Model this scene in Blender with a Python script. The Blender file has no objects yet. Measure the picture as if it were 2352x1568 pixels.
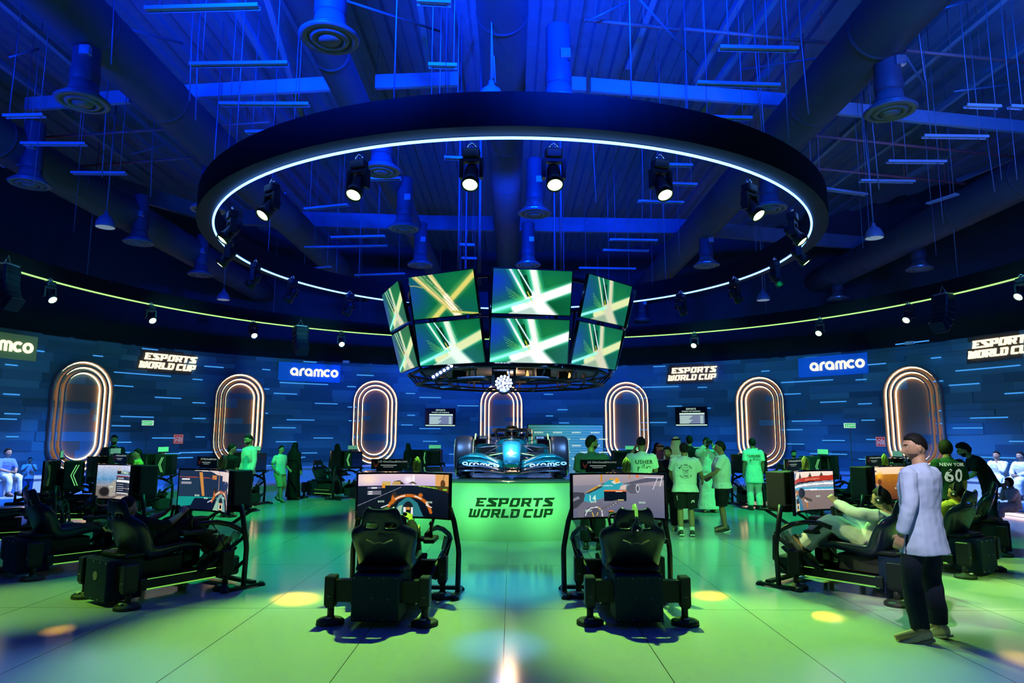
import bpy, bmesh, math, random
import numpy as np
from mathutils import Vector, Matrix, Euler
random.seed(7)
PI = math.pi
S = bpy.context.scene
COL = S.collection
def R(d): return math.radians(d)

# ------------------------------------------------------------------ camera, world, exposure
FPX, PITCH, HC, ROLL = 1565.26, .1396, 1.748, .0032
cam_d = bpy.data.cameras.new('camera'); cam = bpy.data.objects.new('camera', cam_d); COL.objects.link(cam)
cam_d.sensor_width = 36; cam_d.lens = FPX / 2352 * 36; cam_d.clip_start = .05; cam_d.clip_end = 200
cam.matrix_world = Matrix.Translation((0, 0, HC)) @ Matrix.Rotation(PI / 2 + PITCH, 4, 'X') @ Matrix.Rotation(ROLL, 4, 'Z')
S.camera = cam
W = bpy.data.worlds.new('world'); S.world = W; W.use_nodes = True
W.node_tree.nodes['Background'].inputs[0].default_value = (.0, .008, .06, 1)
W.node_tree.nodes['Background'].inputs[1].default_value = .25
S.view_settings.view_transform = 'Standard'; S.view_settings.look = 'None'
S.view_settings.exposure = 0; S.view_settings.gamma = 1; S.view_settings.use_curve_mapping = False
cy = S.cycles
cy.use_denoising = True; cy.use_adaptive_sampling = True; cy.adaptive_threshold = .02; cy.max_bounces = 6; cy.diffuse_bounces = 2; cy.glossy_bounces = 3
cy.transmission_bounces = 3; cy.transparent_max_bounces = 6; cy.sample_clamp_indirect = 4
cy.caustics_reflective = False; cy.caustics_refractive = False

def light(name, kind, loc, power, color, target=None, parent=None, **kw):
    d = bpy.data.lights.new(name, kind); d.energy = power; d.color = color
    for k, v in kw.items(): setattr(d, k, v)
    o = bpy.data.objects.new(name, d); COL.objects.link(o); o.location = loc
    if target is not None:
        o.rotation_euler = (Vector(target) - Vector(loc)).to_track_quat('-Z', 'Y').to_euler()
    return o
CX, CY = -.06, 15.1            # the room is round; this is its middle
def pol(a, r, z=0):             # angle 0 points away from the camera
    return Vector((CX + r * math.sin(a), CY + r * math.cos(a), z))
# ------------------------------------------------------------------ added unseen spots: blue and pale washes for roof, benches and wall
for x, y, tx, ty, p, sz in ((-3.0, 4, -2.4, 11, 42000, 82), (1.9, 4, .4, 11.5, 42000, 82), (5.5, 4, 7, 11, 8000, 84), (-9, 6, -9, 14, 7000, 95), (9, 7, 10, 15, 3500, 95), (0, 16, 0, 22, 2600, 110)):
    light('roof_fill', 'SPOT', (x, y, 7.2 if y < 5 else 6.4), p, (.0, .035, 1) if x < 2 else (.0, .08, 1), (tx, ty, 10.4), spot_size=R(sz), spot_blend=1, shadow_soft_size=.5)
for x, y, tx, ty, p in ((8, 4, 9.5, 10, 1300), (-8, 3.5, -9, 9, 90)):
    light('roof_pale_fill', 'SPOT', (x, y, 5), p, (.6, .7, 1), (tx, ty, 10), spot_size=R(80), spot_blend=1, shadow_soft_size=.3)
for a in range(-96, 100, 16):
    light('bench_fill', 'SPOT', pol(R(a), 11.6, 5.2), 3200 if abs(a) > 55 else 2300, (.01, .16, 1), pol(R(a), 14.5, .2), spot_size=R(66), spot_blend=1, shadow_soft_size=.1)
for a in range(-84, 90, 24):
    light('wall_fill', 'SPOT', pol(R(a), 9.5, 5.6), 150, (.1, .8, 1), pol(R(a), 16, 3.6), spot_size=R(80), spot_blend=1, shadow_soft_size=.1)
for a in (-72, 62, 73):
    light('bench_white_fill', 'SPOT', pol(R(a), 11.7, 5.3), 2200, (.7, .85, 1), pol(R(a), 14.4, .7), spot_size=R(34), spot_blend=.7, shadow_soft_size=.1)


# ------------------------------------------------------------------ pixel -> point helpers (2352 x 1568 photograph)
def _ray(u, v):
    c, s = math.cos(ROLL), math.sin(ROLL); ud, vd = u - 1176, v - 784
    a, b = (c * ud + s * vd) / FPX, (s * ud - c * vd) / FPX
    c, s = math.cos(PITCH), math.sin(PITCH)
    return Vector((a, c - s * b, s + c * b))
def PZ(u, v, z=0):
    d = _ray(u, v); return d * ((z - HC) / d.z) + Vector((0, 0, HC))
def PY(u, v, y):
    d = _ray(u, v); return d * (y / d.y) + Vector((0, 0, HC))
def PWALL(u, v, rad=16.1):
    d = _ray(u, v); c = Vector((CX, CY)); e = Vector((d.x, d.y))
    A, B, C_ = e.dot(e), -2 * e.dot(c), c.dot(c) - rad * rad
    k = (-B + math.sqrt(B * B - 4 * A * C_)) / 2 / A; p = d * k
    return math.atan2(p.x - CX, p.y - CY), p.z + HC

# ------------------------------------------------------------------ materials
def _nt(name):
    m = bpy.data.materials.new(name); m.use_nodes = True
    return m, m.node_tree, m.node_tree.nodes['Principled BSDF']
def mat(name, col, rough=.5, metal=0, spec=.5, noise=0, scale=20, emit=None, es=1, coat=0, alpha=1, trans=0):
    m, t, b = _nt(name)
    b.inputs['Base Color'].default_value = (*col, 1); b.inputs['Roughness'].default_value = rough
    b.inputs['Metallic'].default_value = metal; b.inputs['Specular IOR Level'].default_value = spec
    b.inputs['Coat Weight'].default_value = coat; b.inputs['Transmission Weight'].default_value = trans
    b.inputs['Alpha'].default_value = alpha
    if emit: b.inputs['Emission Color'].default_value = (*emit, 1); b.inputs['Emission Strength'].default_value = es
    if noise:
        n = t.nodes.new('ShaderNodeTexNoise'); n.inputs['Scale'].default_value = scale; n.inputs['Detail'].default_value = 4
        tc = t.nodes.new('ShaderNodeTexCoord'); t.links.new(tc.outputs['Object'], n.inputs['Vector'])
        mx = t.nodes.new('ShaderNodeMix'); mx.data_type = 'RGBA'
        mx.inputs[6].default_value = (*[c * (1 - noise) for c in col], 1); mx.inputs[7].default_value = (*[min(1, c * (1 + noise)) for c in col], 1)
        t.links.new(n.outputs['Fac'], mx.inputs[0]); t.links.new(mx.outputs[2], b.inputs['Base Color'])
        bp = t.nodes.new('ShaderNodeBump'); bp.inputs['Strength'].default_value = min(.4, noise); bp.inputs['Distance'].default_value = .004
        t.links.new(n.outputs['Fac'], bp.inputs['Height']); t.links.new(bp.outputs[0], b.inputs['Normal'])
    return m
def mat_emit(name, col, s):
    m, t, b = _nt(name); b.inputs['Base Color'].default_value = (.02, .02, .02, 1)
    b.inputs['Emission Color'].default_value = (*col, 1); b.inputs['Emission Strength'].default_value = s; return m
def mat_attr(name, s):                     # a lit display: its picture is stored per vertex
    m, t, b = _nt(name); a = t.nodes.new('ShaderNodeAttribute'); a.attribute_name = 'picture'
    b.inputs['Base Color'].default_value = (.01, .01, .012, 1); b.inputs['Roughness'].default_value = .35
    t.links.new(a.outputs['Color'], b.inputs['Emission Color']); b.inputs['Emission Strength'].default_value = s; return m

# ------------------------------------------------------------------ mesh builder
def ortho(d, up=None):
    d = d.normalized(); up = Vector(up) if up else (Vector((0, 0, 1)) if abs(d.z) < .95 else Vector((0, 1, 0)))
    x = d.cross(up).normalized(); return x, x.cross(d).normalized(), d
class MB:
    def __init__(s, M=None): s.v = []; s.f = []; s.sm = []; s.M = M or Matrix.Identity(4)
    def _add(s, vs, fs, sm=False):
        o = len(s.v); s.v += [tuple(s.M @ Vector(p)) for p in vs]
        s.f += [tuple(i + o for i in f) for f in fs]; s.sm += [sm] * len(fs); return s
    def box(s, c, d, rot=None, rz=0):
        c = Vector(c); m = rot or Matrix.Rotation(rz, 3, 'Z')
        vs = [c + m @ Vector((x * d[0] / 2, y * d[1] / 2, z * d[2] / 2)) for z in (-1, 1) for y in (-1, 1) for x in (-1, 1)]
        return s._add(vs, [(0, 2, 3, 1), (4, 5, 7, 6), (0, 1, 5, 4), (2, 6, 7, 3), (0, 4, 6, 2), (1, 3, 7, 5)])
    def bar(s, p, q, w, h, up=None):
        p, q = Vector(p), Vector(q); x, y, d = ortho(q - p, up)
        vs = [e + x * sx * w / 2 + y * sy * h / 2 for e in (p, q) for sy in (-1, 1) for sx in (-1, 1)]
        return s._add(vs, [(0, 1, 3, 2), (4, 6, 7, 5), (0, 4, 5, 1), (2, 3, 7, 6), (0, 2, 6, 4), (1, 5, 7, 3)])
    def loft(s, rings, cap=True, closed=False, sm=True):
        n = len(rings[0]); k = len(rings); vs = [p for r in rings for p in r]; fs = []
        for i in range(k if closed else k - 1):
            a, b = i * n, ((i + 1) % k) * n
            fs += [(a + j, a + (j + 1) % n, b + (j + 1) % n, b + j) for j in range(n)]
        s._add(vs, fs, sm)
        if cap and not closed:
            o = len(s.v) - len(vs)
            s.f += [tuple(o + j for j in reversed(range(n))), tuple(o + (k - 1) * n + j for j in range(n))]; s.sm += [False] * 2
        return s
    def tube(s, pts, r, n=8, cap=True, closed=False, up=None, flat=1):
        pts = [Vector(p) for p in pts]; k = len(pts); rr = r if isinstance(r, (list, tuple)) else [r] * k; rings = []; prev = None
        for i, p in enumerate(pts):
            a = pts[i - 1] if (i or closed) else p; b = pts[(i + 1) % k] if (i < k - 1 or closed) else p
            x, y, d = ortho(b - a, up)
            if prev is not None and not up:
                x = prev - d * prev.dot(d)
                x = x.normalized() if x.length > 1e-6 else ortho(d)[0]; y = d.cross(x) * -1
                y = x.cross(d)
            prev = x
            rings.append([p + (x * math.cos(t) + y * math.sin(t) * flat) * rr[i] for t in [2 * PI * j / n for j in range(n)]])
        return s.loft(rings, cap, closed)
    def lathe(s, prof, c=(0, 0, 0), axis=(0, 0, 1), n=24, cap=True, closed=False):
        x, y, d = ortho(Vector(axis)); c = Vector(c)
        return s.loft([[c + d * z + (x * math.cos(t) + y * math.sin(t)) * r for t in [2 * PI * j / n for j in range(n)]] for r, z in prof], cap, closed)
    def prism(s, poly, d, M=None, sm=False):       # poly in local x,y; extruded 0..d along local z
        M = M or Matrix.Identity(4); n = len(poly)
        vs = [M @ Vector((p[0], p[1], z)) for z in (0, d) for p in poly]
        fs = [tuple(reversed(range(n))), tuple(range(n, 2 * n))]
        s._add(vs, fs); o = len(s.v) - 2 * n
        s.f += [(o + i, o + (i + 1) % n, o + n + (i + 1) % n, o + n + i) for i in range(n)]; s.sm += [sm] * n; return s
    def ball(s, c, r, n=12, m=8, rot=None):
        c = Vector(c); r = (r, r, r) if not isinstance(r, (tuple, list)) else r; rot = rot or Matrix.Identity(3)
        rings = [[c + rot @ Vector((r[0] * math.sin(t) * math.cos(a), r[1] * math.sin(t) * math.sin(a), r[2] * math.cos(t)))
                  for a in [2 * PI * j / n for j in range(n)]] for t in [PI * (.02 + .96 * i / m) for i in range(m, -1, -1)]]
        return s.loft(rings)
    def rbox(s, c, d, r=.02, ch=.008, rot=None, k=3):
        c = Vector(c); m = rot or Matrix.Identity(3); hx, hy, hz = d[0] / 2, d[1] / 2, d[2] / 2; r = min(r, hx * .99, hy * .99); ch = min(ch, hz * .9)
        def ring(ins, z):
            out = []
            for sx, sy, a0 in ((1, 1, 0), (-1, 1, PI / 2), (-1, -1, PI), (1, -1, 1.5 * PI)):
                for i in range(k + 1):
                    a = a0 + PI / 2 * i / k; rr = max(r - ins, .0005)
                    out.append(c + m @ Vector((sx * (hx - r) + rr * math.cos(a), sy * (hy - r) + rr * math.sin(a), z)))
            return out
        return s.loft([ring(ch, -hz), ring(0, -hz + ch), ring(0, hz - ch), ring(ch, hz)], sm=False)
    def build(s, name, m, parent=None, smooth=None):
        me = bpy.data.meshes.new(name); me.from_pydata(s.v, [], s.f); me.update()
        me.polygons.foreach_set('use_smooth', s.sm if smooth is None else [smooth] * len(s.f))
        bm = bmesh.new(); bm.from_mesh(me); bmesh.ops.recalc_face_normals(bm, faces=bm.faces); bm.to_mesh(me); bm.free()
        if m: me.materials.append(m)
        o = bpy.data.objects.new(name, me); COL.objects.link(o)
        if parent: o.parent = parent
        return o
def tag(o, label=None, cat=None, group=None, kind=None):
    for k, v in (('label', label), ('category', cat), ('group', group), ('kind', kind)):
        if v: o[k] = v
    return o
def empty(name, loc=(0, 0, 0), rz=0, label=None, cat=None, group=None):
    o = bpy.data.objects.new(name, None); COL.objects.link(o); o.location = loc; o.rotation_euler.z = rz; o.empty_display_size = .1
    return tag(o, label, cat, group)
def copy_tree(o, parent=None):
    c = o.copy(); COL.objects.link(c); c.parent = parent
    for ch in list(o.children): copy_tree(ch, c)
    return c
def frame(o, x, y, z):             # 4x4 from origin and axes
    return Matrix(((x[0], y[0], z[0], o[0]), (x[1], y[1], z[1], o[1]), (x[2], y[2], z[2], o[2]), (0, 0, 0, 1)))
def wallM(a, z, rad=16.1, out=0):  # a frame on the round wall: x to the right, y up, z into the room
    return frame(pol(a, rad - out, z), (math.cos(a), -math.sin(a), 0), (0, 0, 1), (-math.sin(a), -math.cos(a), 0))
def stroke(mb, pts, w, d, M, closed=False):        # a flat pen stroke, extruded d
    n = len(pts); P = [Vector((p[0], p[1])) for p in pts]; L = []; Rr = []
    for i in range(n):
        a = P[i - 1] if (i or closed) else P[i]; b = P[(i + 1) % n] if (i < n - 1 or closed) else P[i]
        t = (b - a).normalized(); nn = Vector((-t.y, t.x)); L.append(P[i] + nn * w / 2); Rr.append(P[i] - nn * w / 2)
    for i in range(n if closed else n - 1):
        j = (i + 1) % n; mb.prism([Rr[i], Rr[j], L[j], L[i]], d, M)
def arc(cx, cyy, r, a0, a1, n=14): return [(cx + r * math.cos(R(a0 + (a1 - a0) * i / n)), cyy + r * math.sin(R(a0 + (a1 - a0) * i / n))) for i in range(n + 1)]
def text_mb(mb, s, size, M, d=.002, align='CENTER', shear=0, sx=1, bold=.012):
    cu = bpy.data.curves.new('t', 'FONT'); cu.body = s; cu.size = size; cu.align_x = align; cu.align_y = 'CENTER'; cu.extrude = d / 2; cu.shear = shear; cu.resolution_u = 2; cu.space_character = 1.08; cu.offset = bold * size
    o = bpy.data.objects.new('t', cu); COL.objects.link(o)
    bpy.context.view_layer.update()
    me = bpy.data.meshes.new_from_object(o)
    mb._add([M @ Vector((v.co.x * sx, v.co.y, v.co.z + d / 2)) for v in me.vertices], [tuple(p.vertices) for p in me.polygons])
    bpy.data.objects.remove(o); bpy.data.meshes.remove(me); bpy.data.curves.remove(cu)
def rects(mb, rs, d, M):
    for r in rs:
        if len(r) == 4 and not isinstance(r[0], tuple): x0, y0, x1, y1 = r; r = [(x0, y0), (x1, y0), (x1, y1), (x0, y1)]
        mb.prism(r, d, M)
EWC = {  # heavy angular letters on a 4.6 x 5 grid
 'E': [(.1, 0, 1.6, 3.5), (.1, 0, 4.4, 1.15), (1.2, 2.0, 3.5, 3.0), [(-.4, 4.3), (.1, 3.85), (4.7, 3.85), (4.7, 5), (-.1, 5)], (.1, 3.3, 1.6, 4)],
 'S': [[(0, 5), (0, 3.2), (1.9, 3.85), (4.6, 3.85), (5.0, 5)], [(0, 3.6), (0, 3.0), (2.9, 1.15), (4.6, 1.15), (4.6, 2.1), (1.7, 3.9)], [(-.4, 0), (4.6, 0), (4.6, 1.3), (.0, 1.15)]],
 'P': [(0, 0, 1.5, 3.5), [(-.4, 4.3), (0, 3.85), (4.6, 3.85), (4.6, 5), (-.1, 5)], (0, 3.3, 1.2, 4), (3.2, 1.8, 4.6, 4.2), (1.2, 1.5, 4.4, 2.5)],
 'O': [(0, 0, 1.4, 3.6), (0, 0, 4.0, 1.1), (3.2, .6, 4.6, 5), (.4, 3.9, 4.6, 5), [(0, 3.4), (1.4, 3.4), (1.8, 4.4), (.5, 4.6)]],
 'R': [(0, 0, 1.5, 3.5), [(-.4, 4.3), (0, 3.85), (4.6, 3.85), (4.6, 5), (-.1, 5)], (0, 3.3, 1.2, 4), (3.2, 2, 4.6, 4.2), (1.2, 1.7, 4.4, 2.7), [(2.0, 2.0), (3.5, 0), (5.0, 0), (3.6, 2.0)]],
 'T': [(-.2, 3.85, 4.6, 5), (1.5, 0, 3.0, 4)],
 'W': [[(0, 0), (1.4, 0), (1.4, 5), (-.5, 5), (0, 4)], (2.2, .4, 3.5, 4.6), (4.3, .5, 5.7, 5), (0, 0, 5.2, 1.1)],
 'L': [(0, 0, 1.5, 5), (0, 0, 4.2, 1.15)],
 'D': [(0, 0, 1.4, 3.6), (0, 0, 4.0, 1.1), (3.2, .6, 4.6, 4.5), (-.3, 3.9, 4.3, 5)],
 'C': [(0, .3, 1.5, 4.6), (.3, 0, 4.4, 1.15), (.4, 3.85, 4.6, 5)],
 'U': [(0, .4, 1.5, 5), (.3, 0, 4.2, 1.15), (3.2, .3, 4.7, 5)], ' ': []}
def ewc_logo(mb, h, M, d):
    k = h / 10.6; sh = .22
    for row, y0, x0, sc in (('ESPORTS', 6.1, 1.2, 1.0), ('WORLD CUP', 0, -.8, .9)):
        x = x0
        for ch in row:
            T = M @ Matrix.Scale(k, 4) @ Matrix(((1, sh, 0, -18.5), (0, 1, 0, -5.5), (0, 0, 1, 0), (0, 0, 0, 1))) @ Matrix.Translation((x, y0, 0)) @ Matrix.Diagonal((sc, .95, 1, 1))
            rects(mb, EWC[ch], d / k, T); x += {' ': 1.5, 'W': 6.5, 'L': 4.9}.get(ch, 5.5) * sc
def aramco(mb, h, M, d):           # h = x-height; rounded lower-case letters
    w = .26; k = h; T = M @ Matrix.Scale(k, 4) @ Matrix.Translation((-2.62, -.5, 0)); r = .5 - w / 2; d /= k; x = 0
    def ring(x): stroke(mb, arc(x + .5, .5, r, 0, 330, 20) , w, d, T, True)
    ring(0); stroke(mb, [(1 - w / 2, 0), (1 - w / 2, .55)], w, d, T)
    stroke(mb, [(1.15 + w / 2, 0), (1.15 + w / 2, .5)] + arc(1.15 + .5, .5, r, 180, 90, 6) + [(1.75, 1 - w / 2)], w, d, T)
    ring(1.8); stroke(mb, [(2.8 - w / 2, 0), (2.8 - w / 2, .55)], w, d, T)
    stroke(mb, [(2.95 + w / 2, 0), (2.95 + w / 2, .55)] + arc(2.95 + w / 2 + .24, .62, .24, 180, 0, 8) + [(2.95 + w / 2 + .48, 0)], w * .92, d, T)
    stroke(mb, [(3.43 + w / 2, .62)] + arc(3.43 + w / 2 + .24, .62, .24, 170, 0, 8) + [(3.43 + w / 2 + .48, 0)], w * .92, d, T)
    stroke(mb, arc(4.75 - .05, .5, r, 45, 315, 16), w, d, T)
    stroke(mb, arc(5.65, .5, r, 0, 330, 20), w, d, T, True)

# ------------------------------------------------------------------ materials used throughout
M = dict(ringbeam=mat('ring_beam_black', (.0018, .002, .0026), .6, spec=.2), hub=mat('hub_dark', (.01, .014, .03), .5),
  black=mat('black_metal', (.009, .012, .02), .42, .2, spec=.3), blackmatte=mat('black_matte', (.01, .011, .014), .75), rubber=mat('black_rubber', (.012, .012, .013), .6),
 gloss=mat('gloss_black', (.008, .009, .012), .12, coat=.6), panel=mat('black_panel', (.006, .016, .05), .6, spec=.15, noise=.12, scale=40),
 fabric=mat('black_fabric', (.014, .015, .02), .85, noise=.3, scale=120), carbon=mat('seat_shell', (.006, .011, .04), .3, spec=.3, coat=.15),
 chrome=mat('chrome', (.7, .72, .75), .2, 1), steel=mat('steel', (.35, .37, .4), .35, .9), white=mat('white_plastic', (.75, .76, .75), .45),
 deck=mat('roof_deck', (.1, .105, .14), .7, noise=.25, scale=3), duct=mat('duct_paint', (.03, .034, .048), .65, noise=.2, scale=2),
 beam=mat('beam_grey', (.2, .22, .26), .6, noise=.1, scale=5), purlin=mat('purlin_grey', (.15, .165, .2), .55, noise=.1, scale=6),
 tray=mat('tray_zinc', (.26, .29, .32), .45, .3), rod=mat('hanger_rod', (.12, .13, .16), .5, .4), redpipe=mat('sprinkler_red', (.42, .09, .07), .5),
 foil=mat('foil_wrap', (.55, .57, .6), .25, .9, noise=.5, scale=30), diff=mat('diffuser_grey', (.1, .11, .13), .45, .2), dome=mat('pendant_shade', (.15, .16, .18), .5), domein=mat('pendant_inner', (.85, .85, .85), .4, emit=(.6, .7, .8), es=.16),
 darkwall=mat('dark_upper_wall', (.012, .014, .022), .8, noise=.3, scale=2), bench=mat('bench_laminate', (.35, .4, .5), .5, noise=.06, scale=8), carpet=mat('platform_carpet', (.3, .36, .45), .7, noise=.1, scale=30),
 stage=mat('stage_white', (.62, .64, .6), .42, noise=.03, scale=3), stagetop=mat('stage_top_gloss', (.1, .13, .2), .1, coat=.5), logo=mat('logo_dark_green', (.004, .02, .012), .5),
 frame=mat('arch_frame', (.2, .15, .12), .55), archpanel=mat('arch_panel', (.2, .135, .085), .6, noise=.1, scale=12), warm=mat_emit('warm_tube', (1, .62, .3), 5.0), dash=mat_emit('wall_line_light', (.06, .36, .95), 1.0),
 ledblue=mat_emit('blue_strip', (.1, .3, 1), 8), ledgreen=mat_emit('green_strip', (.42, 1, .22), 1.5), ledpink=mat_emit('bench_strip', (1, .7, .8), 2.0), sign=mat_emit('sign_letters', (1, .8, .5), 1.7),
 signblue=mat('sign_blue', (.01, .12, .62), .5, emit=(.0, .09, .5), es=.45), signgreen=mat('sign_green', (.08, .2, .1), .5, emit=(.06, .13, .05), es=.5), signback=mat('sign_backing', (.05, .04, .03), .6),
 exitg=mat_emit('exit_green', (.05, .75, .25), .7), exitw=mat_emit('exit_white', (.7, 1, .8), .9), fire=mat('fire_red', (.6, .05, .04), .5, emit=(.6, .05, .04), es=.35),
 lens=mat_emit('spot_lens_green', (.55, 1, .38), 6), lensblue=mat_emit('spot_lens_blue', (.4, .55, 1), 45), lensoff=mat('dark_lens', (.03, .03, .04), .1),
 rgbgreen=mat_emit('rig_green_strip', (.3, 1, .12), .55), chevron=mat_emit('chevron_green', (.25, 1, .3), .8), chevblue=mat_emit('chevron_blue', (.1, .45, 1), 1), plaque=mat('plaque_dark', (.012, .03, .03), .4), plaqueback=mat('plaque_glow', (.5, .75, .6), .3, emit=(.25, .8, .5), es=.25), print=mat('print_white', (.7, .75, .7), .5, emit=(.5, .6, .5), es=.4), trophy=mat('trophy_lime', (.28, .36, .06), .3, .3), emblem=mat('emblem_red', (.4, .07, .03), .5, emit=(.3, .05, .02), es=.15),
)

# ------------------------------------------------------------------ floor
def floor_mat():
    m, t, b = _nt('glossy_floor'); N = t.nodes.new; tc = N('ShaderNodeTexCoord')
    mp = N('ShaderNodeMapping'); mp.inputs['Rotation'].default_value = (0, 0, PI / 2); mp.inputs['Location'].default_value = (0, .06, 0); t.links.new(tc.outputs['Object'], mp.inputs[0])
    br = N('ShaderNodeTexBrick'); br.offset = 0; br.inputs['Scale'].default_value = 1; br.inputs['Brick Width'].default_value = 2.44; br.inputs['Row Height'].default_value = 1.24
    br.inputs['Mortar Size'].default_value = .0035; br.inputs['Mortar Smooth'].default_value = 0; br.inputs['Bias'].default_value = 0
    br.inputs['Color1'].default_value = (.47, .47, .46, 1); br.inputs['Color2'].default_value = (.44, .44, .43, 1); br.inputs['Mortar'].default_value = (.06, .06, .06, 1)
    t.links.new(mp.outputs[0], br.inputs[0]); t.links.new(br.outputs['Color'], b.inputs['Base Color'])
    n = N('ShaderNodeTexNoise'); n.inputs['Scale'].default_value = 1.3; n.inputs['Detail'].default_value = 3; t.links.new(tc.outputs['Object'], n.inputs[0])
    mr = N('ShaderNodeMapRange'); mr.inputs[3].default_value = .1; mr.inputs[4].default_value = .17; t.links.new(n.outputs[0], mr.inputs[0]); t.links.new(mr.outputs[0], b.inputs['Roughness'])
    b.inputs['Specular IOR Level'].default_value = .55
    return m
mb = MB(); mb.lathe([(0.01, -.1), (18, -.1), (18, 0), (.01, 0)], (CX, CY, 0), n=96, closed=False)
tag(mb.build('floor', floor_mat(), smooth=False), 'light grey glossy tiled floor', 'floor', kind='structure')

# ------------------------------------------------------------------ round wall of long panels
def brick_mat():
    m, t, b = _nt('wall_panels'); a = t.nodes.new('ShaderNodeAttribute'); a.attribute_name = 'shade'
    t.links.new(a.outputs['Color'], b.inputs['Base Color']); b.inputs['Roughness'].default_value = .55; return m
def wall():
    rng = random.Random(3); vs, fs, cs = [], [], []; z = 0; top = 4.96
    while z < top - .01:
        h = rng.choice([.14, .18, .22, .3, .36]); h = min(h, top - z); a = -PI
        while a < PI - 1e-4:
            L = rng.uniform(.5, 2.6) / 16.1; L = min(L, PI - a); out = rng.choice([0, 0, .01, .02, .035]); k = max(1, int(L * 16.1 / .5))
            t = rng.random(); b = .45 + .55 * rng.random(); c = (b * (.07 + .06 * t), b * (.2 + .1 * t), b * (.27 + .06 * t), 1)
            r = 16.1 - out; o = len(vs)
            for i in range(k + 1):
                for rr, zz in ((16.25, z), (r, z), (r, z + h), (16.25, z + h)): vs.append(tuple(pol(a + L * i / k, rr, zz)))
            for i in range(k):
                q = o + 4 * i
                for j in range(3): fs.append((q + j, q + j + 1, q + 5 + j, q + 4 + j)); cs.append(c)
            fs += [(o, o + 1, o + 2, o + 3), (o + 4 * k, o + 4 * k + 3, o + 4 * k + 2, o + 4 * k + 1)]; cs += [c, c]
            a += L
        z += h
    me = bpy.data.meshes.new('wall_round'); me.from_pydata(vs, [], fs); me.update()
    at = me.attributes.new('shade', 'FLOAT_COLOR', 'CORNER'); buf = np.repeat(np.array(cs, np.float32), 4, axis=0); at.data.foreach_set('color', buf.ravel())
    me.materials.append(brick_mat()); o = bpy.data.objects.new('wall_round', me); COL.objects.link(o)
    return tag(o, 'curved wall of dark blue panels with light lines', 'wall', kind='structure')
wl = wall()
DASH = [(0, 500, 3, '220,300,917 635,705,952 975,1085,906 1405,1538,1027 1805,1860,1046 2090,2180,993 30,115,1014 780,1175,1078 1325,1393,1114 1925,2260,1142 720,915,1157 1775,1853,1179 1885,2045,1212 20,130,1216 1065,1245,1240 1322,1410,1275 2168,2325,1280 28,133,1350 828,1055,1371 1328,1415,1382 1973,2165,1392 1785,1845,1346 700,895,1432 1875,2035,1446 40,120,1508 1047,1200,1517 1345,1408,1509 2160,2293,1517 735,900,1546 1900,2040,1542'),
 (784, 500, 3, '105,222,1085 40,100,1163 575,885,1170 443,508,1210 537,685,1238 42,110,1304 800,945,1295 455,507,1360 50,123,1398 412,490,1427 538,683,1452 68,118,1510 562,662,1540 1480,1540,1189 1395,1460,1216 1490,1560,1322 1410,1460,1365 1500,1570,1413 2010,2325,1166 2045,2120,1242 2245,2351,1298 2068,2245,1410 2068,2120,1460 2150,2235,1024'),
 (1568, 500, 3, '545,600,1056 105,168,1168 680,1040,1126 1195,1268,1115 650,815,1215 950,1130,1268 1212,1307,1281 170,195,1311 755,957,1400 1235,1325,1394 667,827,1460 965,1118,1534 1270,1335,1527 1715,1783,964 1275,1403,1008 1885,2333,1036 1470,1700,860 1725,1795,1126 1840,2047,1148 2225,2351,1208 1760,1810,1329 1750,1803,1418 1988,2243,1377 1868,2073,1448 2257,2351,1540 700,840,1558 838,935,963')]
mb = MB()
for u0, v0, s, txt in DASH:
    for it in txt.split():
        x0, x1, y = map(float, it.split(',')); a0, z = PWALL(u0 + x0 / s, v0 + y / s); a1, z1 = PWALL(u0 + x1 / s, v0 + y / s)
        z = (PWALL(u0 + (x0 + x1) / 2 / s, v0 + y / s))[1]; n = max(1, int((a1 - a0) * 16 / .4))
        mb.loft([[pol(a0 + (a1 - a0) * i / n, rr, zz) for rr, zz in ((16.1, z - .017), (16.045, z - .017), (16.045, z + .017), (16.1, z + .017))] for i in range(n + 1)], sm=False)
rng = random.Random(5)
for i in range(150):      # the same lines go on round the rest of the room, beyond the frame, and low down
    a = rng.uniform(.85, 2 * PI - .85) if i < 120 else rng.uniform(-1.2, 1.2); z = rng.uniform(.7, 4.7) if i < 120 else rng.uniform(.55, 1.5); L = rng.uniform(.3, 1.6) / 16; n = 4
    if i < 120 and (a < 1.25 or a > 2 * PI - 1.25): continue
    mb.loft([[pol(a + L * k / n, rr, zz) for rr, zz in ((16.1, z - .017), (16.045, z - .017), (16.045, z + .017), (16.1, z + .017))] for k in range(n + 1)], sm=False)
tag(mb.build('light_line', M['dash'], wl), 'thin blue light lines', kind='stuff')
mb = MB(); mb.lathe([(16.9, 4.6), (16.9, 11), (17.1, 11), (17.1, 4.6)], (CX, CY, 0), n=96, closed=True)
tag(mb.build('wall_upper', M['darkwall'], smooth=False), 'dark wall above the panelled wall', 'wall', kind='structure')
mb = MB(); mb.lathe([(16.1, 4.93), (16.1, 4.97), (16.95, 4.97), (16.95, 4.93)], (CX, CY, 0), n=96, closed=True)
tag(mb.build('trim_1', M['darkwall'], smooth=False), kind='structure')

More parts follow.
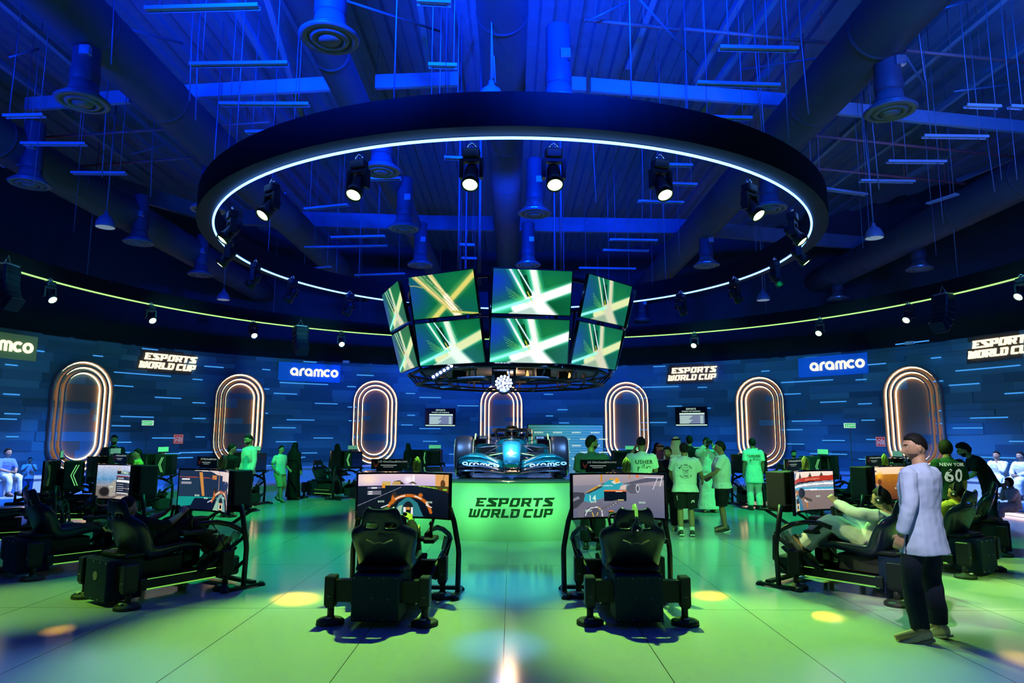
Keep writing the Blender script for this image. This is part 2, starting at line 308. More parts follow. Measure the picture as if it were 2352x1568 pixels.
# platform and bench round the edge
def sector(mb, r0, r1, z0, z1, a0, a1, n=64):
    mb.loft([[pol(a0 + (a1 - a0) * i / n, r, z) for r, z in ((r0, z0), (r1, z0), (r1, z1), (r0, z1))] for i in range(n + 1)], sm=False); return mb
tag(sector(MB(), 11.6, 16.05, 0, .1, R(-108), R(108)).build('platform', M['carpet']), 'low blue lit platform that runs round the foot of the wall', 'platform', kind='structure')
bn = tag(sector(MB(), 14.4, 16.04, .1, .52, R(-104), R(104)).build('wall_bench', M['bench']), 'long curved bench lit blue that runs along the foot of the wall', 'bench')
sector(MB(), 14.36, 16.03, .52, .56, R(-104), R(104)).build('seat_top', M['bench'], bn)
for a0, a1, w in ((-106, -76, 'left'), (76, 106, 'right')):
    mb = sector(MB(), 11.5, 11.58, .02, .07, R(a0), R(a1), 24); sector(mb, 11.3, 11.36, .0, .015, R(a0), R(a1), 24)  # the second, floor-level strip stands in for the reflection of the first
    tag(mb.build('step_light', M['ledpink']), 'pinkish white strip light and its modelled reflection along the platform edge at the far ' + w, 'strip light', 'strip lights at the platform edge')

# ------------------------------------------------------------------ arch lights on the wall
def arch_path(w, z0, z1, n=14):
    r = w / 2; pts = [(r * math.cos(t), z1 - r + r * math.sin(t)) for t in [PI * i / n for i in range(n + 1)]]
    return pts + [(r * math.cos(t), z0 + r + r * math.sin(t)) for t in [PI + PI * i / n for i in range(n + 1)]]
def make_arch(i):
    a = -.026 + .3527 * i; T = wallM(a, 0)
    names = {-3: 'at far left of the wall', -2: 'second from the left', -1: 'third from the left, left of the car', 0: 'right behind the race car', 1: 'just right of the lit backdrop', 2: 'second from the right', 3: 'at far right behind the standing man'}
    t = tag(empty('arch_light', T.translation), 'rounded wall arch of glowing warm tubes, ' + names[i], 'wall light', 'glowing arches on the round wall')
    T = Matrix.Translation(-T.translation) @ T
    mb = MB(T); mb.prism([(p[0], p[1]) for p in arch_path(1.98, .55, 4.24)], .03); mb.build('panel', M['archpanel'], t)
    for k in range(3):
        w = 2.0 - .36 * k; z0, z1 = .545 + .18 * k, 4.245 - .18 * k; P = arch_path(w, z0, z1); Q = arch_path(w - .1, z0 + .05, z1 - .05)
        mb = MB(T); n = len(P)
        mb.loft([[(P[j][0], P[j][1], 0), (P[j][0], P[j][1], .19), (Q[j][0], Q[j][1], .19), (Q[j][0], Q[j][1], 0)] for j in range(n)], closed=True, sm=False); mb.build('frame', M['frame'], t)
        mb = MB(T); Q = arch_path(w - .15, z0 + .075, z1 - .075); mb.tube([(x, y, .075) for x, y in Q], .021, 6, closed=True, up=(0, 0, 1) if 0 else None); mb.build('tube', M['warm'], t)
for i in range(-3, 4): make_arch(i)

# ------------------------------------------------------------------ signs on the wall
def sign_ewc(u0, u1, v, where, a=None):
    if a is None: a0, z = PWALL(u0, v); a1, _ = PWALL(u1, v); a = (a0 + a1) / 2; z = PWALL((u0 + u1) / 2, v)[1]
    T = wallM(a, z); t = tag(empty('wall_sign', T.translation), 'glowing two line slanted capital lettering ' + where, 'sign', 'glowing letter signs'); T = Matrix.Translation(-T.translation) @ T
    mb = MB(T); mb.prism([(-1.05, -.42), (.95, -.42), (1.08, .42), (-.95, .42)], .05); mb.build('backing', M['signback'], t)
    mb = MB(T @ Matrix.Translation((0, 0, .05))); ewc_logo(mb, .54, Matrix.Diagonal((.98, 1, 1, 1)), .06); mb.build('letters', M['sign'], t)
sign_ewc(318, 441, 831, 'on the wall at left, between two arches'); sign_ewc(1535, 1637, 858, 'on the wall right of the hanging screens'); 
T = PWALL(2225, 802); sign_ewc(0, 0, 0, 'at the right edge of the picture', 0) if 0 else None
def sign_ar(u0, u1, v0, v1, where, green=False):
    a0, _ = PWALL(u0, v0); a1, _ = PWALL(u1, v0); a = (a0 + a1) / 2; z = PWALL((u0 + u1) / 2, (v0 + v1) / 2)[1]
    T = wallM(a, z); t = tag(empty('wall_sign', T.translation), ('green' if green else 'blue') + ' rectangular sign with rounded white lettering ' + where, 'sign', 'rectangular lettered signs'); T = Matrix.Translation(-T.translation) @ T
    w = (a1 - a0) * 16.1 / 2; mb = MB(T); mb.prism([(-w, -.38), (w, -.38), (w, .38), (-w, .38)], .12); mb.build('board', M['signgreen' if green else 'signblue'], t)
    mb = MB(T @ Matrix.Translation((.04, 0, .12))); aramco(mb, .33, Matrix.Identity(4), .04); mb.build('letters', M['sign'], t)
sign_ar(640, 781, 833, 878, 'on the wall left of the hanging screens'); sign_ar(1834, 1993, 817, 862, 'on the wall at right')
def at_wall(fn, a, z, *k): pass
for a, z, kind, where in ((-1.262, 4.43, 'ar', 'cut off by the left edge of the picture'), (1.2105, 4.55, 'ewc', 'cut off by the right edge of the picture')):
    T = wallM(a, z); t = tag(empty('wall_sign', T.translation), ('green rectangular sign with rounded white lettering ' if kind == 'ar' else 'glowing two line slanted capital lettering ') + where, 'sign'); T = Matrix.Translation(-T.translation) @ T
    if kind == 'ar':
        mb = MB(T); mb.prism([(-1.3, -.38), (1.3, -.38), (1.3, .38), (-1.3, .38)], .12); mb.build('board', M['signgreen'], t)
        mb = MB(T @ Matrix.Translation((.0, 0, .12))); aramco(mb, .33, Matrix.Identity(4), .04); mb.build('letters', M['sign'], t)
    else:
        mb = MB(T); mb.prism([(-1.05, -.42), (.95, -.42), (1.08, .42), (-.95, .42)], .05); mb.build('backing', M['signback'], t)
        mb = MB(T @ Matrix.Translation((0, 0, .05))); ewc_logo(mb, .54, Matrix.Diagonal((.98, 1, 1, 1)), .06); mb.build('letters', M['sign'], t)
for u, v, where in ((1011, 958, 'left of the race car'), (1589, 956, 'right of the branded backdrop')):
    a, z = PWALL(u, v); T = wallM(a, z, 16.05); t = tag(empty('scoreboard_screen', T.translation), 'small wall screen with a white ranking table ' + where, 'screen', 'ranking screens on the wall'); T = Matrix.Translation(-T.translation) @ T
    mb = MB(T); mb.prism([(-.68, -.4), (.68, -.4), (.68, .4), (-.68, .4)], .06); mb.build('screen_case', M['gloss'], t)
    mb = MB(T @ Matrix.Translation((0, 0, .06)))
    rects(mb, [(-.66, -.39, .66, -.345), (-.5, .08, .56, .14)] + [(-.48, -.3 + .058 * k, -.08 + .06 * (k % 3), -.272 + .058 * k) for k in range(6)] + [(.38, -.3 + .058 * k, .5, -.272 + .058 * k) for k in range(6)], .004, Matrix.Identity(4))
    text_mb(mb, 'ESPORTS', .1, Matrix.Translation((0, .31, 0))); text_mb(mb, 'WORLD CUP RANKING', .07, Matrix.Translation((0, .21, 0))); mb.build('table', M['exitw'], t)
    mb = MB(T @ Matrix.Translation((0, 0, .061))); rects(mb, [(-.5, -.31, .56, .07)], .001, Matrix.Identity(4)); mb.build('chart', mat('chart_grey', (.2, .2, .22), .5, emit=(.2, .22, .25), es=.8), t)
for u, v, where in ((340, 971, 'at left'), (1951, 977, 'at right')):
    p = PY(u, v, 19.5); t = tag(empty('exit_sign', p), 'small green running man exit sign hung before the wall ' + where, 'exit sign', 'hung exit signs')
    T = frame((0, 0, 0), (1, 0, 0), (0, 0, 1), (0, -1, 0)); mb = MB(T); mb.prism([(-.16, -.07), (.16, -.07), (.16, .07), (-.16, .07)], .03); mb.build('case', M['exitw'], t)
    mb = MB(T @ Matrix.Translation((0, 0, .031))); rects(mb, [(-.148, -.058, .148, .058)], .002, Matrix.Identity(4)); mb.build('face', M['exitg'], t)
    mb = MB(T @ Matrix.Translation((0, 0, .034))); text_mb(mb, 'EXIT', .07, Matrix.Translation((.06, 0, 0))); stroke(mb, [(-.1, .045), (-.1, -.03)], .014, .002, Matrix.Identity(4)); rects(mb, [[(-.125, -.02), (-.1, -.05), (-.075, -.02)]], .002, Matrix.Identity(4))
    stroke(mb, [(-.04, .03), (-.05, 0), (-.03, -.02), (-.05, -.045)], .014, .002, Matrix.Identity(4)); mb.build('symbol', M['exitw'], t)
    mb = MB(); mb.tube([(0, -.015, -.07), (0, -.015, -p.z)], .012, 6); mb.lathe([(.14, -p.z), (.14, -p.z + .02), (.02, -p.z + .04)], (0, -.015, 0), n=16); mb.build('post', M['rod'], t)
for u, v, where in ((409, 1008, 'at left'), (2024, 1014, 'at right')):
    a, z = PWALL(u, v); T = wallM(a, z); t = tag(empty('fire_sign', T.translation), 'small square red fire point sign on the wall ' + where, 'sign', 'red fire point signs'); T = Matrix.Translation(-T.translation) @ T
    mb = MB(T); mb.prism([(-.17, -.17), (.17, -.17), (.17, .17), (-.17, .17)], .04); mb.build('board', M['fire'], t)
    mb = MB(T @ Matrix.Translation((0, 0, .04))); K = Matrix.Identity(4)
    for q in ([(-.15, -.15), (.15, -.15), (.15, .15), (-.15, .15)],): stroke(mb, q, .015, .003, K, True)
    stroke(mb, arc(-.05, .03, .05, 0, 330, 10), .02, .003, K, True); rects(mb, [(-.11, -.1, -.08, .0), (.03, -.1, .06, .1), (.09, -.1, .12, .06), (-.03, -.1, 0, -.03)], .003, K); mb.build('symbol', M['print'], t)
for u, v in ((793, 831), (2092, 788)):
    a, z = PWALL(u, v); T = wallM(a, z); mb = MB(T); mb.prism([(-.13, -.05), (.13, -.05), (.15, .05), (-.11, .05)], .16)
    tag(mb.build('wall_box', M['white']), 'small white box on the wall top ' + ('left of the hanging screens' if u < 1000 else 'at far right'), 'box', 'white boxes on the wall top')

# ------------------------------------------------------------------ round stage under the car
st = empty('round_stage', (CX, CY, 0), 0, 'round pale stage with dark two line lettering, carrying the race car', 'stage')
mb = MB(); mb.lathe([(.01, 0), (3.2, 0), (3.2, .97), (.01, .97)], n=96); mb.build('drum', M['stage'], st)
mb = MB(); mb.lathe([(.01, .97), (3.21, .97), (3.22, .985), (3.2, 1.0), (.01, 1.0)], n=96); mb.build('stage_top', M['stagetop'], st)
mb = MB(frame((0, -3.2, .56), (1, 0, 0), (0, 0, 1), (0, -1, 0))); ewc_logo(mb, .32, Matrix.Diagonal((1.17, 1, 1, 1)), .004)
lg = mb
for i, p in enumerate(lg.v):        # wrap the lettering round the drum
    x = p[0]; rr = 3.204 + (-3.2 - p[1]); lg.v[i] = (rr * math.sin(x / 3.2), -rr * math.cos(x / 3.2), p[2])
lg.build('logo', M['logo'], st)
# lit backdrop behind the car
t = empty('lit_backdrop', (1.66, 21.2, 0), 0, 'blue and green lit backdrop with rows of small white lettering behind the car', 'backdrop')
def back_mat():
    m, tr, b = _nt('backdrop_face'); N = tr.nodes.new; tc = N('ShaderNodeTexCoord'); g = N('ShaderNodeSeparateXYZ'); tr.links.new(tc.outputs['Object'], g.inputs[0])
    mr = N('ShaderNodeMapRange'); mr.inputs[1].default_value = -1.2; mr.inputs[2].default_value = 1.0; tr.links.new(g.outputs[0], mr.inputs[0])
    cr = N('ShaderNodeValToRGB'); e = cr.color_ramp.elements; e[0].color = (.01, .22, .14, 1); e[1].color = (.01, .2, .75, 1); x = cr.color_ramp.elements.new(.45); x.color = (.02, .3, .5, 1); tr.links.new(mr.outputs[0], cr.inputs[0])
    wv = N('ShaderNodeTexWave'); wv.bands_direction = 'Z'; wv.inputs['Scale'].default_value = 4; tr.links.new(tc.outputs['Object'], wv.inputs[0])
    mx = N('ShaderNodeMix'); mx.data_type = 'RGBA'; mx.blend_type = 'ADD'; mx.inputs[0].default_value = 1; mm = N('ShaderNodeMapRange'); mm.inputs[3].default_value = 0; mm.inputs[4].default_value = .1; tr.links.new(wv.outputs['Fac'], mm.inputs[0])
    tr.links.new(cr.outputs[0], mx.inputs[6]); tr.links.new(mm.outputs[0], mx.inputs[7]); tr.links.new(mx.outputs[2], b.inputs['Emission Color']); b.inputs['Emission Strength'].default_value = .75
    b.inputs['Base Color'].default_value = (.05, .1, .15, 1); return m
mb = MB(); mb.box((0, .06, 1.08), (2.36, .1, 2.14)); mb.build('panel_case', M['black'], t)
mb = MB(); mb.box((0, 0, 1.1), (2.3, .02, 2.06)); mb.build('panel_face', back_mat(), t)
mb = MB()
for k in range(9):
    for j in range(4): aramco(mb, .045, frame((-.85 + .58 * j + .25 * (k % 2), -.012, .3 + .2 * k), (1, 0, 0), (0, 0, 1), (0, -1, 0)), .004)
mb.build('lettering', M['exitw'], t)

# ------------------------------------------------------------------ roof, beams, pipes
ZR = 10.4
mb = MB()
for i in range(60):
    x0 = -18 + i * .6; mb.v += [(x0 + dx, y, ZR + dz + .06 * max(0, 3 - abs(x0) * .1)) for y in (-3, 33) for dx, dz in ((0, 0), (.25, 0), (.3, .08), (.55, .08), (.6, 0))]
    o = len(mb.v) - 10; mb.f += [(o + j, o + j + 1, o + j + 6, o + j + 5) for j in range(4)]; mb.sm += [False] * 4
tag(mb.build('ceiling', M['deck']), 'dark corrugated roof deck', 'ceiling', kind='structure')
def seg(name, m, u0, v0, u1, v1, z, w, h, label, cat, group, ext=0, z1=None):
    p, q = PZ(u0, v0, z), PZ(u1, v1, z1 or z); d = (q - p).normalized() * ext
    mb = MB(); mb.bar(p - d, q + d, w, h); return tag(mb.build(name, m), label, cat, group)
for u0, v0, u1, v1, e in ((60, 240, 300, 222, 0), (425, 212, 775, 192, 0), (863, 189, 1052, 182, 0), (1312, 193, 1345, 195, 0), (1356, 196, 1818, 232, 0), (1935, 250, 2345, 292, 2)):
    seg('roof_beam', M['beam'], u0, v0, u1, v1, 9.2, .1, .3, 'pale grey flat roof beam running across the hall above the blue ring', 'beam', 'pale cross beams in the roof', e)
for u0, v0, u1, v1, wid in ((0, 348, 545, 512, 0), (1560, 520, 1990, 560, 0), (980, 512, 1560, 520, 0), (560, 500, 980, 512, 0)):
    seg('roof_beam', M['deck'], u0, v0, u1, v1, 9.0, .15, .5, 'dark blue roof beam seen far off through the blue ring', 'beam', 'far cross beams in the roof')
PURL = [(1700, 0, 1610, 160), (1778, 0, 1652, 182), (1892, 0, 1765, 160), (2300, 0, 2075, 190), (2352, 108, 2165, 245), (1978, 272, 1868, 372), (2122, 275, 1922, 418), (2350, 352, 2225, 405), (2280, 300, 2112, 392), (5, 5, 152, 132), (0, 145, 72, 198), (130, 245, 335, 398), (545, 25, 605, 128), (615, 0, 700, 285), (965, 5, 985, 155), (1630, 228, 1590, 288), (1712, 235, 1660, 305), (1500, 0, 1450, 130), (660, 455, 760, 590)]
for p in PURL: seg('roof_purlin', M['purlin'], *p, 9.6, .11, .12, 'slim pale roof purlin running away into the hall', 'purlin', 'roof purlins', .4)
for p in ((1568, 66, 1935, 102), (2080, 116, 2352, 142), (1865, 311, 2330, 360), (1828, 382, 2218, 422), (1600, 285, 1760, 300), (35, 320, 380, 297), (145, 385, 450, 362), (480, 290, 620, 280), (1340, 45, 1560, 68)):
    a, b = PZ(p[0], p[1], 9.3), PZ(p[2], p[3], 9.3); mb = MB(); mb.tube([a, b], .035, 8)
    for k in range(4):
        c = a.lerp(b, (k + .5) / 4); mb.tube([c, c + Vector((0, 0, 1.1))], .008, 5)
    tag(mb.build('sprinkler_pipe', M['redpipe']), 'thin reddish sprinkler pipe hung under the roof', 'pipe', 'sprinkler pipes')
for p in ((1470, 0, 1605, 150), (1350, 48, 1440, 5), (1900, 130, 1700, 160), (2080, 130, 2145, 228), (250, 55, 420, 100), (790, 0, 1010, 72), (2190, 210, 2352, 190), (300, 355, 388, 330), (20, 132, 90, 112), (1980, 0, 2010, 22), (2170, 18, 2230, 0)):
    a, b = PZ(p[0], p[1], 9.0), PZ(p[2], p[3], 9.4); mb = MB(); mb.tube([a, b], .022, 6)
    tag(mb.build('brace_rod', M['rod']), 'thin slanting steel brace rod under the roof', 'rod', 'slanting brace rods')
# hung lighting trays with their rods
TRAY = [(335, 22, 595, 15), (437, 149, 662, 146), (505, 239, 710, 240), (565, 304, 690, 301), (957, 4, 1036, 8), (984, 150, 1050, 152), (1003, 235, 1058, 237), (1652, 110, 1832, 114), (1600, 191, 1790, 197), (1560, 268, 1726, 272), (2217, 243, 2296, 246), (2318, 245, 2352, 247), (2120, 313, 2268, 315), (2038, 371, 2172, 372), (1975, 415, 2100, 417), (50, 330, 198, 331), (10, 267, 102, 265), (165, 397, 290, 398), (0, 380, 52, 379), (1870, 430, 1990, 447), (2310, 620, 2352, 608), (850, 411, 922, 410), (1020, 362, 1062, 364), (1510, 378, 1590, 380), (1500, 420, 1600, 424), (1465, 462, 1570, 465), (760, 545, 885, 542), (700, 568, 890, 564), (1400, 550, 1510, 552), (1385, 574, 1490, 576), (700, 480, 800, 470), (1330, 615, 1460, 617), (815, 632, 930, 628), (1055, 561, 1090, 562), (1060, 592, 1095, 593), (2130, 468, 2200, 445), (690, 620, 760, 612)]
for i, (u0, v0, u1, v1) in enumerate(TRAY):
    z = 7.4; a, b = PZ(u0, v0, z), PZ(u1, v1, z); L = (b - a).length
    t = tag(empty('hanging_tray', a), 'slim grey perforated lighting tray hung level on thin rods', 'tray', 'lighting trays under the roof')
    mb = MB(); d = b - a; x, y, _ = ortho(d)
    mb.bar((0, 0, 0), d, .1, .012); mb.bar(x * .05, d + x * .05, .008, .05); mb.bar(-x * .05, d - x * .05, .008, .05); mb.build('channel', M['tray'], t)
    for f in (.12, .88):
        mb = MB(); mb.tube([d * f, d * f + Vector((0, 0, ZR - z + .2))], .008, 5); mb.tube([d * f - x * .03 + Vector((0, 0, -1.3 if (i * 7 + int(f * 10)) % 3 == 0 else -.04)), d * f - x * .03], .006, 5); mb.build('rod', M['rod'], t)
# ducts
DUCT = [(350, 200, 8.3, .46, 'large dark round air duct running away at upper left'), (1900, 200, 8.3, .5, 'large dark round air duct running away at upper right'), (2170, 500, 8.0, .5, 'dark round air duct running away at far right'), (205, 440, 7.8, .45, 'dark round air duct running away at far left'), (1158, 230, 8.6, .42, 'dark round air duct running down the middle of the hall'), (905, 430, 8.2, .3, 'dark air duct in the middle left inside the blue ring')]
for u, v, z, r, lab in DUCT:
    p = PZ(u, v, z); mb = MB(); hw = math.sqrt(16.75 ** 2 - (abs(p.x - CX) + r) ** 2); y0, y1 = max(3 if z > 8.2 else 6, CY - hw), CY + hw
    prof = []
    y = y0
    while y < y1: prof += [(r, y), (r + .012, y + .02), (r + .012, y + .05), (r, y + .07), (r, y + .09), (r, y + 2.38)]; y += 2.4
    mb.lathe([(rr, yy) for rr, yy in prof], (p.x, 0, z), (0, 1, 0), 28); tag(mb.build('air_duct', M['duct']), lab, 'duct')
# supply diffusers on their drop boxes
DIFF = [(190, 233, 1), (2045, 254, 1), (68, 421, 0), (318, 556, 0), (875, 391, 1), (1228, 489, 2), (928, 524, 0), (965, 608, 0), (1213, 608, 2), (1768, 478, 1), (2112, 617, 2), (1925, 686, 2), (1623, 609, 2), (478, 481, 0), (460, 630, 0), (1283, 240, 1), (757, 86, 0), (1475, 735, 0), (2290, 690, 0)]
for u, v, k in DIFF:
    z = 7.0; p = PZ(u, v, z); t = tag(empty('ceiling_diffuser', p), 'round ringed air diffuser hung below the ducts', 'diffuser', 'round air diffusers')
    mb = MB(); mb.lathe([(.4, 0), (.38, -.03), (.3, -.035), (.29, .0), (.27, .02), (.25, -.045), (.19, -.05), (.18, -.01), (.16, .0), (.14, -.055), (.01, -.06)], n=32); mb.build('face_rings', M['diff'], t)
    mb = MB(); mb.lathe([(.4, 0.004), (.28, .1), (.22, .16), (.2, .3), (.01, .3)], n=28); mb.build('cone', M['foil'] if k == 2 else M['diff'], t)
    mb = MB(); mb.lathe([(.2, .3), (.215, .34), (.215, .5), (.2, .55), (.2, 1.3), (.19, 1.32)], n=20); mb.build('drop_collar', M['duct'], t)
    mb = MB(); mb.rbox((.1, -.2, .75), (.16, .1, .16), .01); mb.build('damper_box', M['foil'], t)
DOME = [(1128, 235, 7.0), (242, 520, 6.6), (2008, 545, 6.6), (1753, 688, 6.3), (513, 687, 6.4)]
for u, v, z in DOME:
    p = PZ(u, v, z); t = tag(empty('dome_pendant', p), {1128: 'grey dome pendant lamp high above the blue ring', 242: 'grey dome pendant lamp hanging at left of the blue ring', 2008: 'grey dome pendant lamp hanging at right of the blue ring', 1753: 'small far dome pendant lamp below the blue ring at right', 513: 'small far dome pendant lamp below the blue ring at left'}[u], 'pendant lamp', 'dome pendants')
    mb = MB(); mb.lathe([(.205, -.02), (.215, 0), (.2, .1), (.15, .2), (.08, .26), (.05, .3), (.045, .36), (.01, .36)], n=28); mb.build('shade', M['dome'], t)
    mb = MB(); mb.lathe([(.2, -.021), (.19, .02), (.12, .1), (.01, .12)], n=28); mb.build('reflector', M['domein'], t)
    mb = MB(); mb.tube([(0, 0, .36), (0, 0, ZR - z)], .018, 6); mb.build('stem', M['rod'], t)
# loose hanging rods and cables seen across the roof
for u, v, l in ((440, 80, 2.2), (455, 100, 2.6), (262, 0, 2), (2000, 250, 3.2), (2105, 40, 2.), (1735, 120, 3.0), (1745, 180, 3.), (1840, 90, 2.5), (1985, 300, 3.5), (1070, 430, 2.5), (1362, 330, 2.6), (530, 620, 1.2), (1127, 0, 2.4), (1132, 80, 1.6), (245, 230, 3), (350, 340, 2.2), (2270, 340, 2), (1830, 400, 1.5)):
    p = PZ(u, v, 8.6); mb = MB(); mb.tube([p + Vector((0, 0, ZR - 8.5)), p, p + Vector((.05, 0, -l * .55))], .013, 5)
    tag(mb.build('hanging_rod', M['rod']), 'thin upright hanger rod under the roof', 'rod', 'upright hanger rods')

# ------------------------------------------------------------------ light rings
def light_ring(name, label, cx, cyy, r, z, hh, m, thick=.3):
    t = tag(empty(name, (cx, cyy, z)), label, 'light ring'); mb = MB()
    mb.lathe([(r - .02, .03), (r + thick, .03), (r + thick, hh), (r - .02, hh)], n=128, closed=True); mb.build('ring_beam', M['ringbeam'], t, smooth=False)
    mb = MB(); mb.tube([(r * math.cos(a) , r * math.sin(a), 0) for a in [2 * PI * i / 160 for i in range(160)]], .02, 6, closed=True, up=(0, 0, 1)); mb.build('strip', m, t)
    for i in range(12):
        a = 2 * PI * (i + .5) / 12; x, y = (r + .14) * math.cos(a), (r + .14) * math.sin(a)
        mb = MB(); mb.tube([(x, y, hh), (x, y, ZR - z + .1)], .012, 5); mb.build('hanger', M['rod'], t)
light_ring('blue_light_ring', 'large round hanging ring with a bright blue strip light', .0, 15.08, 6.24, 5.80, .52, M['ledblue'])
light_ring('green_light_ring', 'outer wide hanging ring with a thin green strip light', .28, 15.09, 12.25, 5.67, .42, M['ledgreen'])

# ------------------------------------------------------------------ moving head spot lights
def head_mesh():
    r = empty('moving_head')
    mb = MB(); mb.rbox((0, 0, -.1), (.24, .17, .13), .03, .015); mb.build('base', M['black'], r)
    mb = MB(); mb.tube([(-.05, 0, -.03), (-.06, 0, .03), (0, 0, .07), (.06, 0, .03), (.05, 0, -.03)], .016, 6); mb.lathe([(.03, -.01), (.03, .05)], (0, 0, -.04), n=10); mb.build('clamp', M['chrome'], r)
    mb = MB(); mb.bar((-.14, 0, -.2), (.14, 0, -.2), .1, .05); mb.bar((-.14, 0, -.18), (-.14, 0, -.46), .05, .11, (0, 1, 0)); mb.bar((.14, 0, -.18), (.14, 0, -.46), .05, .11, (0, 1, 0)); mb.build('yoke', M['black'], r)
    h = empty('head'); h.parent = r; h.location = (0, 0, -.4)
    mb = MB(); mb.lathe([(.01, .16), (.085, .15), (.1, .06), (.1, -.1), (.118, -.13), (.118, -.24), (.104, -.24), (.104, -.2)], n=20, cap=False); mb.build('barrel', M['black'], h)
    mb = MB(); mb.lathe([(.104, -.215), (.06, -.235), (.01, -.24)], n=20); mb.build('lens', M['lens'], h)
    return r
HP = head_mesh(); used = [0]
def moving_head(pos, target, label, group, lens=None, scale=1.0):
    o = HP if not used[0] else copy_tree(HP); used[0] = 1
    o.location = pos; d = Vector(target) - Vector(pos); az = math.atan2(d.x, d.y); o.rotation_euler.z = -az; o.scale = (scale,) * 3
    tag(o, label, 'spot light', group)
    h = [c for c in o.children if c.name.startswith('head')][0]; el = math.atan2(math.hypot(d.x, d.y), -d.z); h.rotation_euler.x = el
    if lens:
        for c in h.children:
            if c.name.startswith('lens'): c.data = c.data.copy(); c.data.materials[0] = lens
    return o
BY, BX = 15.08, 0
GY, GT = (.36, 1, .08), (.0, 1, .23)
heads = [(174.5, 0), (-174.5, 0), (159, 0), (-158, 0), (141, 1), (-140, 1), (123, 1), (-123, 1), (108, 1), (-105, 1), (89, 2), (-86, 2), (71, 2), (-70, 2), (52, 2), (-50, 2), (33, 2), (-33, 2), (12, 2), (-12, 2)]
for a, k in heads:
    p = Vector((6.0 * math.sin(R(a)), BY + 6.0 * math.cos(R(a)), 5.78)); q = Vector((10.6 * math.sin(R(a)), BY + 10.6 * math.cos(R(a)), 0))
    if k == 0: q = Vector((7.5 * math.sin(R(a)) * 1.2, BY + 9.6 * math.cos(R(a)), 0))
    where = ('near side' if abs(a) > 150 else 'side' if abs(a) > 80 else 'far side') + (' right' if a > 0 else ' left')
    moving_head(p, q, 'black spot light with a glowing greenish lens hung on the ' + where + ' of the blue ring', 'spot lights on the blue ring ' + where)
for a in (-81.5, -66, -49, -33.4, 32.8, 54.5, 68.5, 85):
    p = Vector((.28 + 12.1 * math.sin(R(a)), BY + 12.1 * math.cos(R(a)), 5.64)); q = Vector((6.0 * math.sin(R(a)), BY + 6 * math.cos(R(a)) - 1.5, .5))
    moving_head(p, q, 'black spot light with a green glow hung on the outer green ring at ' + ('left' if a < 0 else 'right'), 'spot lights on the green ring at ' + ('left' if a < 0 else 'right'), scale=.95)
# spots for the head beams, with added fill spots among them
def beam(pos, tgt, p, col, size=60, blend=.7): light('head_beam', 'SPOT', pos, p, col, tgt, spot_size=R(size), spot_blend=blend, shadow_soft_size=.06)
for tx, ty, sx, sy, p, c, sz in ((-1.7, 6.5, -1.0, 9.2, 3000, GY, 38), (1.8, 6.5, 1.0, 9.2, 3000, GY, 38), (-4.9, 7.4, -2.2, 9.5, 3600, GY, 52), (4.7, 7.4, 2.2, 9.5, 3200, GY, 48), (-8, 8.6, -3.9, 10.4, 3600, GY, 58), (8, 8.4, 3.9, 10.4, 3400, GY, 56),
  (-1.9, 9.6, -2.2, 9.5, 1300, GT, 66), (1.9, 9.6, 2.2, 9.5, 1300, GT, 66), (-5.8, 12, -5.2, 11.8, 1000, GT, 74), (-3.4, 10.6, -3.4, 12.2, 1300, GT, 60), (3.5, 9.8, 3.3, 12.2, 1700, (.12, 1, .2), 60), (5.8, 12, 5.2, 11.8, 1500, GT, 74), (-7, 17.5, -5.9, 14.8, 1500, GT, 76), (7, 17.5, 5.9, 14.8, 1500, GT, 76), (-3, 23, -3, 20.3, 900, GT, 74), (3, 23, 3, 20.3, 900, GT, 74)):
    beam((sx, sy, 5.35), (tx, ty, 0), p, c, sz)
for i, x in enumerate((-2.5, -1.25, 0, 1.1, 2.4)):
    beam((x * .8, 3.4, 5.35), (x, 11.95 + .12 * x * x, .36), (4300, 4300, 4300, 3700, 2100)[i], (.14, 1, .2), 12.5, .75)
for tx, ty, tz, sx, sy, p, c, sz in ((3.6, 12.6, 1.1, 5.2, 3.9, 2800, (.25, 1, .24), 20), (-6.8, 17, 1, -6.2, 4.8, 2200, (.2, 1, .24), 24), (5.6, 17, 1.2, 6.2, 4.8, 2000, (.2, 1, .24), 20)):
    beam((sx, sy, 5.35), (tx, ty, tz), p, c, sz)
beam((7.8, 6.0, 5.35), (5.6, 7.6, 0), 1900, GY, 36, .9)  # this and the next are added fill spots for the near floor
beam((-7.5, 6.6, 5.35), (-5.2, 7.4, 0), 1500, GY, 28, .9)
beam((2.4, 13.2, 5.3), (3.9, 8.5, 1.0), 1600, (.5, 1, .1), 22, .6)
beam((3.4, 13.2, 5.3), (6.3, 9.8, 1.0), 1300, (.7, 1, .05), 22, .6)
beam((1.6, 2.6, 5.5), (3.75, 6.4, 1.2), 1700, (1, .94, 1.0), 13, .6)
beam((-3.2, 9.2, 5.4), (-3.4, 4.3, 0), 1300, (.15, .38, 1), 30, .9)  # added blue spots that tint the near floor corners
beam((6.5, 6, 5.4), (3.4, 4.4, 0), 1300, (.15, .38, 1), 34, .9)
for tx, ty, sx, sy, sz in ((-2.35, 7.75, -4.2, 12.3, 4), (2.23, 7.95, 4.2, 12.3, 3), (3.12, 7.07, 4.6, 12.0, 2.4), (-4.12, 6.5, -6.5, 12, 1.6), (4.12, 5.75, 6, 12, 2)):
    beam((sx, sy, 5.35), (tx, ty, 0), 9000 if abs(tx) < 4 else 5000, (1, .5, .0), sz, .15)
beam((-.12, 11.6, 5.3), (-.12, 8.4, 0), 1900, (0, .5, 1), 20, 1)  # added spot; its cyan pool stands in for the wash light's reflection
